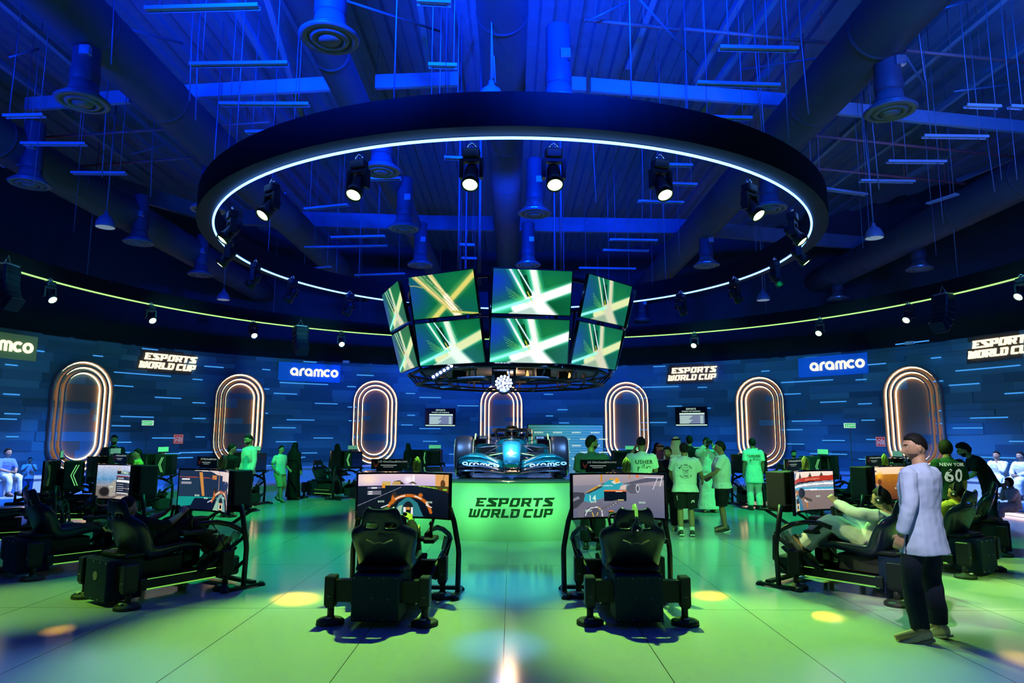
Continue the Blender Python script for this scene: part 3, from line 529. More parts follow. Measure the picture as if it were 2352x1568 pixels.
beam((-.12, 9.6, 5.3), (-.1, 6.1, 0), 2200, (.05, .3, 1), 9, 1)  # added spot for the blue halo round that reflection
beam((-1.2, 9.3, 5.4), (4.1, 8.3, .95), 2000, (.75, 1, .3), 17, .6)
beam((-.15, 12.52, 2.65), (-.1, 13.6, 1.3), 330, (.4, .6, 1), 100, .8)
for x in (-2.6, 2.6): beam((x, 10.2, 5.3), (x * .15, 13.7, 1.3), 3800, (.16, .4, 1), 30, .7)

# hanging loudspeaker arrays on the outer ring
for a, where in ((-88.5, 'at the far left edge'), (-41, 'left of the hanging screens'), (74.3, 'at right')):
    p = Vector((.28 + 11.98 * math.sin(R(a)), BY + 11.98 * math.cos(R(a)), 5.6)); t = tag(empty('loudspeaker_array', p, -R(a)), 'black curved hanging loudspeaker array on the green ring ' + where, 'loudspeaker', 'hanging loudspeaker arrays')
    y = 0; z = -.06
    for k in range(6):
        ang = R(3 + 6 * k * k * .35); mb = MB(); rot = Matrix.Rotation(-ang, 3, 'X'); mb.rbox(Vector((0, y, z)), (.52 - .015 * k, .34, .16), .05, .01, rot); mb.build('cabinet', M['black'], t); z -= .165 * math.cos(ang); y += .165 * math.sin(ang) * -1
    mb = MB(); mb.box((0, 0, .06), (.4, .3, .04)); mb.tube([(-.12, 0, .06), (0, 0, .3), (.12, 0, .06)], .012, 6); mb.build('rigging_frame', M['steel'], t)

# ------------------------------------------------------------------ pictures on lit displays, painted into vertex colours
class Pic:
    def __init__(s, w, h, col=(0, 0, 0)):
        s.w, s.h = w, h; s.a = np.ones((h, w, 3)) * (np.array(col) / 255.)
        s.X, s.Y = np.meshgrid((np.arange(w) + .5) / w, (np.arange(h) + .5) / h); s.asp = w / h
    def mix(s, m, col, al=1):
        m = np.clip(m * al, 0, 1)[..., None]; s.a = s.a * (1 - m) + np.array(col) / 255. * m; return s
    def poly(s, pts, col, al=1):
        ins = np.zeros(s.X.shape, bool); n = len(pts)
        for i in range(n):
            (x0, y0), (x1, y1) = pts[i], pts[(i + 1) % n]
            if y0 == y1: continue
            c = ((y0 > s.Y) != (y1 > s.Y)) & (s.X < (x1 - x0) * (s.Y - y0) / (y1 - y0) + x0); ins ^= c
        return s.mix(ins.astype(float), col, al)
    def rect(s, x0, y0, x1, y1, col, al=1): return s.poly([(x0, y0), (x1, y0), (x1, y1), (x0, y1)], col, al)
    def line(s, p, q, w, col, soft=.3, al=1, w1=None):
        ax, ay = p[0] * s.asp, p[1]; bx, by = q[0] * s.asp, q[1]; dx, dy = bx - ax, by - ay; L2 = dx * dx + dy * dy + 1e-9
        t = np.clip(((s.X * s.asp - ax) * dx + (s.Y - ay) * dy) / L2, 0, 1); d = np.hypot(s.X * s.asp - ax - t * dx, s.Y - ay - t * dy)
        ww = w + ((w1 if w1 is not None else w) - w) * t
        return s.mix(np.clip((ww - d) / (ww * soft + 1e-6), 0, 1), col, al)
    def path(s, pts, w, col, soft=.3, al=1):
        for p, q in zip(pts, pts[1:]): s.line(p, q, w, col, soft, al)
        return s
    def ell(s, cx, cyy, rx, ry, col, soft=.1, al=1):
        d = np.hypot((s.X - cx) / rx, (s.Y - cyy) / ry); return s.mix(np.clip((1 - d) / soft, 0, 1), col, al)
    def grad(s, y0, y1, c0, c1):
        m = (s.Y >= y0) & (s.Y <= y1); t = np.clip((s.Y - y0) / (y1 - y0), 0, 1)[..., None]
        s.a = np.where(m[..., None], np.array(c0) / 255. * (1 - t) + np.array(c1) / 255. * t, s.a); return s
    def noise(s, k, al, seed=1, y0=0, y1=1):
        r = np.random.RandomState(seed); n = r.rand(s.h // k + 2, s.w // k + 2); n = np.kron(n, np.ones((k, k)))[:s.h, :s.w]; m = ((s.Y >= y0) & (s.Y <= y1))
        s.a = np.clip(s.a * (1 + (n - .5)[..., None] * al * m[..., None]), 0, 1); return s
def pic_mesh(name, pic, w, h, m, fn):         # fn(x, z) -> point on the panel
    W_, H_ = pic.w + 1, pic.h + 1
    xs = np.linspace(-w / 2, w / 2, W_); zs = np.linspace(h / 2, -h / 2, H_); vs = [fn(x, z) for z in zs for x in xs]
    i = np.arange(pic.h)[:, None] * W_ + np.arange(pic.w)[None, :]; fs = np.stack([i, i + W_, i + W_ + 1, i + 1], -1).reshape(-1, 4)
    me = bpy.data.meshes.new(name); me.from_pydata(vs, [], fs.tolist()); me.update()
    lin = np.where(pic.a <= .04045, pic.a / 12.92, ((pic.a + .055) / 1.055) ** 2.4)
    a4 = np.ones((pic.h * pic.w, 1, 4), np.float32); a4[:, 0, :3] = lin.reshape(-1, 3); a4 = np.repeat(a4, 4, axis=1)
    at = me.attributes.new('picture', 'FLOAT_COLOR', 'CORNER'); at.data.foreach_set('color', a4.ravel()); me.materials.append(m); return me
M['screen'] = mat_attr('screen_picture', 1.0); M['bigscreen'] = mat_attr('display_picture', 1.15)
def cockpit(p, cx, top, wid, halo, body, bright=(240, 240, 235)):      # racing car seen from the driver's eye
    b = 1.0
    p.ell(cx - .30 * wid, top + .08, .07 * wid, .16, (45, 40, 40)); p.ell(cx - .33 * wid, top + .13, .045 * wid, .14, halo, .5); p.ell(cx + .27 * wid, top + .02, .06 * wid, .06, halo, .4)
    p.poly([(cx - .36 * wid, b), (cx - .2 * wid, top + .2), (cx - .05 * wid, top + .08), (cx + .05 * wid, top + .08), (cx + .2 * wid, top + .2), (cx + .34 * wid, b)], body)
    p.poly([(cx - .36 * wid, b), (cx - .2 * wid, top + .28), (cx - .12 * wid, top + .25), (cx - .16 * wid, b)], (150, 195, 165))
    arcp = [(cx + wid * .5 * math.sin(t) * (1.05 if t > 0 else .95), top + .5 - .47 * math.cos(t) + .1 * max(0, abs(t) - .9)) for t in [-1.05 + 2.35 * i / 16 for i in range(17)]]
    p.path(arcp, .045, halo, .4); p.path(arcp[3:7], .016, (240, 235, 225)); p.path(arcp[9:12], .016, (240, 235, 225)); p.path(arcp[13:15], .018, (240, 235, 225))
    p.ell(cx, top + .36, .12 * wid, .2, (22, 26, 34)); p.rect(cx - .1 * wid, top + .3, cx - .05 * wid, b - .06, bright); p.rect(cx + .06 * wid, top + .3, cx + .11 * wid, b - .06, bright)
    p.rect(cx - .035 * wid, top + .3, cx + .045 * wid, top + .36, (225, 150, 70)); p.ell(cx, top + .47, .045 * wid, .1, (10, 12, 20)); p.rect(cx - .1 * wid, b - .06, cx + .11 * wid, b - .02, (235, 200, 120))
    p.path([(cx - .56 * wid, top + .31), (cx - .42 * wid, top + .25)], .014, (225, 225, 230)); p.path([(cx + .4 * wid, top + .25), (cx + .52 * wid, top + .3)], .014, (225, 225, 230)); return p
def pic_track():
    p = Pic(176, 84); p.grad(0, .27, (235, 205, 215), (200, 180, 220)); p.ell(.1, .12, .14, .2, (255, 225, 205), .8); p.ell(.53, .13, .07, .12, (250, 240, 250), .7); p.rect(.575, .02, .595, .26, (255, 250, 245))
    p.rect(.84, 0, 1, .3, (225, 165, 95)); p.ell(.93, .22, .03, .1, (95, 60, 30)); p.line((.95, 0), (.92, .2), .006, (70, 50, 35))
    p.rect(.24, .18, .33, .27, (205, 180, 95)); p.poly([(.35, .25), (.37, .17), (.43, .15), (.49, .25)], (60, 50, 45)); p.poly([(.34, .26), (.36, .18), (.44, .18), (.44, .26)], (195, 160, 90)); p.poly([(.53, .22), (.58, .17), (.63, .24)], (90, 75, 60))
    p.grad(.27, 1, (14, 26, 44), (3, 8, 26)); p.poly([(.55, .27), (1, .29), (1, .41), (.8, .33)], (60, 90, 25)); p.poly([(.86, .29), (1, .3), (1, .42), (.88, .35)], (95, 65, 25)); p.path([(.65, .285), (.86, .33)], .01, (150, 210, 60)); p.rect(.93, .33, .985, .37, (130, 220, 60))
    p.line((.0, .73), (.45, .31), .006, (150, 150, 175)); p.rect(.09, .3, .235, .35, (95, 95, 125)); p.rect(.13, .31, .19, .34, (220, 220, 225)); p.rect(.09, .39, .235, .49, (110, 108, 125)); p.rect(.1, .41, .14, .43, (240, 240, 240)); p.rect(.1, .455, .14, .475, (240, 240, 240)); p.rect(.24, .24, .275, .33, (225, 150, 50))
    return cockpit(p, .53, .48, .52, (200, 105, 30), (40, 120, 130))
def pic_replay():
    p = Pic(176, 84); p.grad(0, .25, (175, 160, 165), (150, 142, 155)); p.grad(.25, 1, (128, 128, 145), (95, 98, 125)); p.poly([(.52, .25), (.85, .06), (1, .05), (1, .12), (.7, .22)], (88, 88, 108))
    p.rect(.32, 0, .34, .18, (200, 140, 50)); p.rect(.64, .0, .655, .09, (190, 130, 60)); p.ell(.73, .04, .015, .04, (235, 120, 70))
    p.poly([(.0, .4), (.12, .42), (.16, .55), (.06, .75), (.0, .8)], (62, 64, 76)); p.poly([(.0, .56), (.06, .5), (.08, .56), (.0, .62)], (130, 130, 150))
    p.ell(.21, .88, .17, .3, (110, 108, 125), .05); p.ell(.22, .95, .10, .2, (82, 82, 100), .06); p.path([(.14, .96), (.16, .86), (.2, .79), (.28, .77), (.33, .84), (.335, .98)], .012, (235, 235, 240)); p.path([(.22, .9), (.235, .99)], .012, (215, 190, 70)); p.path([(.29, .78), (.31, .83)], .014, (190, 170, 60)); p.path([(.27, .97), (.285, .9)], .01, (215, 190, 70))
    p.poly([(.12, .62), (.14, .47), (.3, .28), (.42, .13), (.5, .12), (.56, .2), (.6, .25), (.62, .35), (.5, .42), (.36, .55), (.2, .66)], (45, 160, 178)); p.poly([(.14, .46), (.3, .26), (.36, .2), (.34, .3), (.2, .44)], (52, 62, 70)); p.poly([(.14, .42), (.3, .25), (.34, .24), (.22, .38)], (205, 150, 40))
    p.poly([(.44, .18), (.5, .1), (.55, .19), (.48, .23)], (225, 215, 200)); p.ell(.505, .14, .026, .06, (240, 165, 40)); p.rect(.42, .1, .47, .13, (215, 160, 60)); p.poly([(.55, .22), (.68, .24), (.66, .32), (.58, .36)], (120, 160, 170)); p.poly([(.55, .27), (.61, .24), (.6, .36), (.53, .36)], (220, 190, 180))
    p.ell(.68, .34, .075, .12, (92, 92, 106)); p.ell(.73, .33, .02, .1, (215, 215, 225)); p.ell(.731, .33, .014, .075, (85, 85, 100))
    p.rect(.8, .05, .99, .075, (215, 215, 225)); p.path([(.94, .06), (.89, .34)], .008, (215, 215, 225)); p.path([(.985, .05), (.96, .26)], .01, (225, 225, 230)); p.rect(.36, .37, .61, .4, (240, 120, 60)); p.rect(.36, .4, .61, .63, (3, 12, 30)); p.rect(.49, .4, .56, .42, (250, 245, 245)); p.rect(.51, .6, .58, .62, (215, 200, 120)); p.rect(.41, .87, .46, .94, (30, 20, 20)); p.rect(.41, .86, .46, .88, (240, 140, 40))
    p.path([(.35, .68), (.5, .62)], .012, (120, 118, 122)); p.path([(.33, .82), (.52, .66)], .03, (100, 96, 104)); 
    for i in range(5): p.ell(.4 + .03 * i, .79 - .035 * i, .005, .01, (240, 240, 240))
    return p
def pic_pit():
    p = Pic(176, 84, (28, 48, 78)); p.poly([(.12, 0), (1, .02), (1, .18), (.86, .05), (.3, .02)], (240, 225, 220)); p.poly([(.4, .0), (1, .02), (1, .3), (.7, .28), (.7, .12), (.55, .1)], (225, 205, 200)); p.rect(.46, .12, .55, .23, (200, 130, 70)); p.poly([(0, .14), (.25, .2), (.25, .7), (0, .72)], (32, 55, 80)); p.poly([(.0, .16), (.5, .19), (.5, .21), (0, .18)], (170, 70, 60))
    p.poly([(.24, .05), (.29, .05), (.34, .65), (.3, .66)], (205, 140, 70)); p.rect(.6, .02, .615, .62, (190, 150, 120)); p.rect(.62, .25, .95, .6, (30, 52, 90)); p.path([(.86, .0), (.8, .3)], .01, (235, 225, 220)); p.path([(.72, .02), (.9, .28)], .008, (230, 215, 210)); p.poly([(.9, .45), (1, .3), (1, .55)], (225, 220, 215)); p.grad(.68, 1, (16, 150, 140), (14, 120, 120)); p.poly([(.2, .72), (1, .68), (1, 1), (.0, 1)], (12, 22, 50)); p.poly([(0, .7), (.2, .68), (.15, .9), (0, .95)], (20, 150, 140))
    p.rect(.02, .3, .14, .36, (150, 150, 165)); p.rect(.03, .22, .12, .25, (240, 240, 240)); cockpit(p, .68, .5, .5, (190, 110, 60), (120, 165, 160)); return p
def pic_menu():
    p = Pic(150, 72); p.grad(0, .4, (205, 205, 225), (110, 160, 205)); p.grad(.4, .62, (90, 150, 200), (150, 150, 160)); p.grad(.62, 1, (130, 125, 125), (110, 100, 95)); p.poly([(.18, .62), (.3, .4), (.33, .9), (.2, .95)], (165, 160, 150)); p.ell(.12, .8, .09, .16, (35, 32, 34), .3); p.poly([(.36, .92), (.8, .88), (.95, 1), (.3, 1)], (190, 175, 160))
    p.noise(2, .2); p.rect(.32, .3, .98, .84, (22, 30, 46)); p.rect(.32, .3, .98, .33, (150, 60, 60)); p.rect(.33, .43, .98, .5, (240, 240, 240)); p.rect(.33, .17, .8, .265, (30, 32, 40)); p.rect(.35, .12, .42, .15, (235, 190, 60))
    for y in (.36, .39, .55, .62, .68, .73): p.rect(.34, y, .5, y + .018, (200, 205, 215)); p.rect(.8, y, .95, y + .016, (150, 160, 175))
    p.rect(.48, .66, .95, .685, (190, 180, 165)); p.rect(.34, .8, .7, .83, (235, 235, 235)); p.rect(.97, .86, 1, 1, (25, 100, 220)); return p
def pic_red():
    p = Pic(150, 72); p.grad(0, .2, (255, 235, 220), (240, 215, 200)); p.poly([(0, .0), (.3, .02), (.24, .16), (.0, .3)], (40, 110, 165)); p.poly([(0, .15), (.24, .12), (0, .24)], (190, 215, 225))
    for x in (.42, .66, .85): p.poly([(x - .05, .2), (x, .02), (x + .05, .2)], (60, 62, 50))
    p.poly([(0, .3), (.3, .18), (1, .1), (1, .24), (.3, .27), (.0, .36)], (185, 50, 35)); p.poly([(.55, .19), (.82, .16), (.82, .21), (.55, .235)], (215, 110, 90)); p.grad(.36, 1, (140, 120, 122), (128, 112, 110)); p.poly([(0, .36), (1, .24), (1, .46), (0, .4)], (150, 165, 185)); p.poly([(.04, .36), (1, .29), (1, .34), (.2, .4)], (245, 245, 245)); p.poly([(.1, .4), (1, .42), (1, .47), (.3, .46)], (60, 165, 200)); p.poly([(.3, .455), (1, .47), (1, .5), (.5, .49)], (235, 240, 245))
    p.noise(3, .12, 3, .3, .5); cockpit(p, .3, .5, .55, (185, 120, 60), (50, 120, 150)); p.ell(.44, .55, .1, .14, (18, 24, 50)); p.line((.52, .68), (.66, .76), .035, (70, 62, 60)); return p
def pic_sunset():
    p = Pic(150, 72); p.grad(0, .22, (255, 225, 195), (255, 215, 165)); p.grad(.22, 1, (190, 120, 30), (95, 50, 35)); p.ell(.38, .27, .16, .16, (255, 190, 40), .9); p.rect(.12, .08, .28, .14, (40, 40, 45)); p.ell(.93, .1, .09, .1, (200, 140, 60), .4); p.line((.92, .1), (.88, .26), .006, (140, 90, 40)); p.ell(.38, .45, .09, .12, (95, 50, 20), .5); p.noise(3, .1, 4, .22, 1); cockpit(p, .2, .45, .42, (150, 90, 60), (60, 90, 150)); return p
def pic_beams(v):
    p = Pic(132, 74, (6, 100, 62)); p.ell(.02, .45, .35, .7, (20, 70, 150), .9, .9); p.ell(.75, .3, .3, .35, (20, 120, 60), .9, .8); p.ell(.8, .85, .4, .35, (0, 80, 40) if v == 'bright' else (10, 90, 80), .9, .8)
    if v == 'gold':
        p.line((.12, -.05), (.75, 1.1), .17, (120, 190, 90), .95, .7); p.line((1, .1), (.25, 1.05), .17, (150, 190, 90), .95, .7)
        for a, b, w, c in (((.06, -.05), (.66, .95), .07, (215, 200, 120)), ((.32, -.05), (.74, 1.05), .075, (220, 210, 140)), ((1.02, .08), (.3, 1.05), .08, (215, 205, 105)), ((.55, .55), (.7, 1.05), .1, (250, 235, 205)), ((.62, .9), (1, 1), .03, (190, 190, 90))): p.line(a, b, w, c, .5)
        for k in range(9): p.line((.04 + .035 * k, -.05), (.6 + .022 * k, .9), .005, (250, 240, 200) if k % 2 else (120, 105, 60), .3, .8)
        p.path([(0, .2), (.1, .22), (.2, .28)], .008, (200, 190, 80)); return p
    hi = {'bright': (255, 255, 255), 'mid': (225, 245, 225), 'soft': (205, 205, 175)}[v]; gl = {'bright': (90, 255, 190), 'mid': (40, 200, 150), 'soft': (30, 150, 110)}[v]
    p.line((.48, -.05), (.66, 1.1), .2, gl, .95, .9); p.line((-.05, 1.0), (1.05, .35), .18, gl, .95, .9); p.line((.2, -.05), (.42, .6), .13, gl, .95, .7)
    p.line((.49, -.05), (.61, .8), .1, hi, .55); p.line((.3, .86), (1.05, .33), .125, hi if v == 'bright' else (215, 225, 165), .4, 1); p.line((.5, .62), (.78, 1.1), .19, hi, .5); p.poly([(.2, 1), (.55, .75), (.7, 1)], hi, .7); p.line((-.02, .97), (.5, .66), .045, (150, 250, 240), .6)
    p.poly([(.33, .15), (.42, .12), (.5, .58), (.44, .62)], (0, 55, 22)); p.line((.2, -.02), (.42, .62), .034, hi, .6); p.line((.3, -.02), (.5, .52), .02, (215, 240, 255), .5); p.line((.44, .5), (.5, .7), .014, (220, 220, 60), .5)
    for k in range(4): p.line((.15 + .02 * k, .4 + .07 * k), (.46, .72 + .02 * k), .005, (130, 235, 110), .4, .8); p.line((.45 + .03 * k, -.02), (.56 + .03 * k, .6), .006, (235, 235, 140) if k % 2 else (160, 200, 170), .3, .7)
    if v == 'bright': p.ell(.02, .25, .3, .4, (10, 50, 190), .9, .9)
    return p

# ------------------------------------------------------------------ hanging cluster of displays over the stage
KC = Vector((-.05, 14.76, 3.94)); KR, KA, KD, KT = 2.4665, .1625, .6688, .2614
def display(k, up, v, where):
    a = KA + k * KD; n = Vector((math.sin(a), -math.cos(a), 0)); x = Vector((math.cos(a), math.sin(a), 0)); u = Vector((0, 0, 1)) * math.cos(KT) + n * math.sin(KT); nn = x.cross(u)
    c = KC + n * KR + u * ((.4509 if up else -.4509)); t = tag(empty('hanging_display', c), where, 'display', 'large displays of the hanging cluster')
    T = frame((0, 0, 0), x, u, nn); mb = MB(T); mb.rbox((0, 0, -.045), (1.5, .85, .07), .02, .01); mb.build('case', M['gloss'], t)
    me = pic_mesh('picture', pic_beams(v), 1.46, .81, M['bigscreen'], lambda xx, zz: tuple(T @ Vector((xx, zz, -.006)))); o = bpy.data.objects.new('picture', me); COL.objects.link(o); o.parent = t
    mb = MB(T); mb.bar((-.4, -.35, -.09), (-.4, .35, -.09), .06, .04); mb.bar((.4, -.35, -.09), (.4, .35, -.09), .06, .04); mb.bar((0, 0, -.1), (0, 0, -.35), .08, .08); mb.build('mount', M['black'], t)
for k, ws, vs in ((-2, 'leftmost', ('soft', 'soft')), (-1, 'left centre', ('gold', 'mid')), (0, 'right centre', ('bright', 'bright')), (1, 'right', ('soft', 'soft')), (2, 'edge on at far right', ('soft', 'soft'))):
    for up in (1, 0): display(k, up, vs[0 if up else 1], 'large hanging display of green light beams, ' + ws + ' in the ' + ('upper' if up else 'lower') + ' row')
V3 = lambda *k: Vector(k); M['warmlamp'] = mat_emit('small_warm_lamp', (1, .6, .2), 1.2)
light('hub_warm_fill', 'POINT', (KC.x, KC.y - .4, 3.0), 40, (1, .62, .35), shadow_soft_size=.15)  # added warm fill inside the hub
t = tag(empty('display_truss', (KC.x, KC.y, 0)), 'dark round truss that carries the displays, with a rim below them', 'truss')
mb = MB()
for z, r in ((4.75, 2.15), (3.08, 1.85)): mb.lathe([(r, z), (r + .08, z), (r + .08, z + .08), (r, z + .08)], n=40, closed=True)
for i in range(10):
    a = 2 * PI * i / 10 + .45; mb.tube([(1.9 * math.sin(a), -1.9 * math.cos(a), 3.08), (2.18 * math.sin(a), -2.18 * math.cos(a), 4.8)], .03, 6); mb.tube([(1.9 * math.sin(a), -1.9 * math.cos(a), 3.14), (0, 0, 3.3)], .025, 6)
mb.build('truss_frame', M['black'], t)
mb = MB(); mb.lathe([(1.97, 2.84), (2.03, 2.84), (2.05, 2.89), (1.97, 2.89)], n=10, closed=True); mb.lathe([(2.16, 3.04), (2.22, 3.04), (2.22, 3.09), (2.16, 3.09)], n=10, closed=True); mb.lathe([(1.3, 2.86), (1.34, 2.86), (1.34, 2.9), (1.3, 2.9)], n=20, closed=True)
for i in range(20):
    a = 2 * PI * i / 20; mb.tube([(2.0 * math.sin(a), -2.0 * math.cos(a), 2.865), (2.19 * math.sin(a), -2.19 * math.cos(a), 3.06)], .018, 6)
    if i % 2: mb.tube([(2.0 * math.sin(a), -2.0 * math.cos(a), 2.865), (1.32 * math.sin(a), -1.32 * math.cos(a), 2.88)], .02, 6)
mb.build('rim', M['hub'], t)
for i in range(9):
    a = 2 * PI * i / 9 + .2; p = Vector((1.62 * math.sin(a), -1.62 * math.cos(a), 0)); q = Vector((math.cos(a), math.sin(a), 0)); mb = MB(); mb.bar(p + V3(0, 0, 2.87), p + V3(0, 0, 3.12), .04, .04); mb.bar(p + q * -.16 + V3(0, 0, 3.06), p + q * .16 + V3(0, 0, 3.06), .04, .04); mb.bar(p + q * .14 + V3(0, 0, 2.93), p + q * .14 + V3(0, 0, 3.06), .03, .03); mb.build('bracket', M['frame'], t)
mb = MB(); mb.lathe([(.01, 3.1), (1.85, 3.1), (1.85, 3.12), (.01, 3.12)], n=24); mb.build('top_plate', M['frame'], t, smooth=False)
for a in (-.9, -.15, .55, 1.1):
    mb = MB(); mb.rbox((1.3 * math.sin(a), -1.3 * math.cos(a), 3.0), (.3, .2, .22), .03, .02); mb.build('equipment_box', M['black'], t)
for a, m in ((.2, 'warmlamp'), (.75, 'warmlamp')):
    mb = MB(); mb.lathe([(.025, 0), (.03, .06), (.02, .12), (.01, .15)], (1.75 * math.sin(a), -1.75 * math.cos(a), 2.87), n=10); mb.build('small_lamp', M[m], t)
mb = MB()
for i in range(4):
    a = PI / 4 + PI / 2 * i; mb.tube([(1.5 * math.sin(a), 1.5 * math.cos(a), 4.8), (1.5 * math.sin(a), 1.5 * math.cos(a), ZR)], .025, 6)
mb.tube([(-.62, -1.2, 4.8), (-.62, -1.2, ZR)], .03, 6); mb.build('hanger', M['rod'], t)
# bluish moving heads below the cluster
t = tag(empty('led_wash_light', (-.15, 12.75, 2.99)), 'black moving light with a bright cluster of blue white lenses above the race car', 'spot light', None)
rot = Matrix.Rotation(-R(20), 3, 'X')
mb = MB(); mb.bar((-.2, 0, .0), (-.2, 0, -.3), .05, .1, (0, 1, 0)); mb.bar((.2, 0, 0), (.2, 0, -.3), .05, .1, (0, 1, 0)); mb.rbox((0, 0, .06), (.46, .2, .14), .04, .02); mb.build('yoke', M['black'], t)
T = Matrix.Translation((0, 0, -.26)) @ Matrix.Rotation(R(72), 4, 'X'); mb = MB(T); mb.lathe([(.01, -.2), (.14, -.18), (.17, 0), (.18, .05), (.01, .05)], n=24); mb.build('barrel', M['black'], t)
mb = MB(T)
for r, n in ((.03, 3), (.085, 8), (.14, 13)):
    for i in range(n): mb.lathe([(.021, .05), (.021, .065), (.01, .07)], (r * math.cos(2 * PI * i / n), r * math.sin(2 * PI * i / n), 0), n=8)
mb.build('lens', M['lensblue'], t)
t = tag(empty('led_bar', (-1.32, 12.95, 2.98), 0), 'small tilted blue white light bar under the displays at left', 'light bar'); mb = MB(); mb.bar((-.2, 0, -.12), (.2, 0, .12), .1, .1); mb.build('bar_body', M['black'], t)
mb = MB()
for i in range(6): mb.ball((-.17 + .068 * i, -.055, -.1 + .041 * i), .026, 8, 5)
mb.build('lens', M['lensblue'], t)

# ------------------------------------------------------------------ racing simulators
GRP = 'racing simulators in a ring round the stage'
MW, MH, MR, MZ, MYY = 1.05, .49, .95, 1.095, 1.30           # monitor: chord, height, curve radius, centre height, distance
def mon(x, z): return (x, MYY - (MR - math.sqrt(MR * MR - x * x)) , MZ + z)
def seat(t):
    SP = [(1.04, .47, .22, .03), (.95, .5, .235, .05), (.8, .49, .25, .09), (.62, .445, .26, .12), (.48, .42, .265, .14), (.38, .44, .265, .15), (.315, .52, .26, .15), (.28, .6, .27, .15), (.25, .68, .29, .14), (.22, .76, .31, .12), (.2, .81, .285, .1), (.185, .845, .22, .07), (.175, .88, .18, .05), (.165, .92, .17, .05), (.15, .98, .16, .045), (.14, 1.03, .14, .04), (.135, 1.06, .1, .03)]
    n = 17; vs = []; fs = []
    for i, (y, z, w, b) in enumerate(SP):
        a = SP[max(0, i - 1)]; c = SP[min(len(SP) - 1, i + 1)]; d = Vector((0, c[0] - a[0], c[1] - a[1])).normalized(); nn = Vector((0, d.z, -d.y)); nn = nn if nn.y + nn.z > 0 else -nn
        nn = Vector((0, d.z, -d.y))
        for j in range(n):
            s = -1 + 2 * j / (n - 1); vs.append(Vector((w * math.sin(s * PI / 2) * (1 if abs(s) < .9 else .985), y, z)) + nn * b * abs(s) ** 3)
    for i in range(len(SP) - 1):
        for j in range(n - 1):
            if i == 12 and j in (3, 4, 5, 6, 9, 10, 11, 12): continue
            fs.append((i * n + j, i * n + j + 1, (i + 1) * n + j + 1, (i + 1) * n + j))
    mb = MB(); mb._add(vs, fs, True); o = mb.build('seat', M['carbon'], t)
    m = o.modifiers.new('thick', 'SOLIDIFY'); m.thickness = .035; m.offset = 1; m = o.modifiers.new('round', 'SUBSURF'); m.levels = m.render_levels = 1
    mb = MB()          # upholstery
    for i0, i1, w, th in ((1, 4, .17, .05), (6, 9, .17, .05)):
        rings = []
        for i in range(i0, i1 + 1):
            y, z = SP[i][:2]; a = SP[i - 1]; c = SP[i + 1]; d = Vector((0, c[0] - a[0], c[1] - a[1])).normalized(); nn = Vector((0, d.z, -d.y))
            rings.append([Vector((x, y, z)) + nn * h for x, h in ((-w, .0), (-w, th), (-w * .6, th + .025), (w * .6, th + .025), (w, th), (w, .0))])
        mb.loft(rings)
    mb.build('cushion', M['fabric'], o)
    mb = MB(); mb.tube([(x * .98, y - .0, z) for x, y, z in [(-.13, .1, .77), (-.05, .095, .74), (0, .095, .755), (.05, .095, .74), (.13, .1, .77)]], .01, 6); mb.build('back_seam', M['frame'], o)
    return o
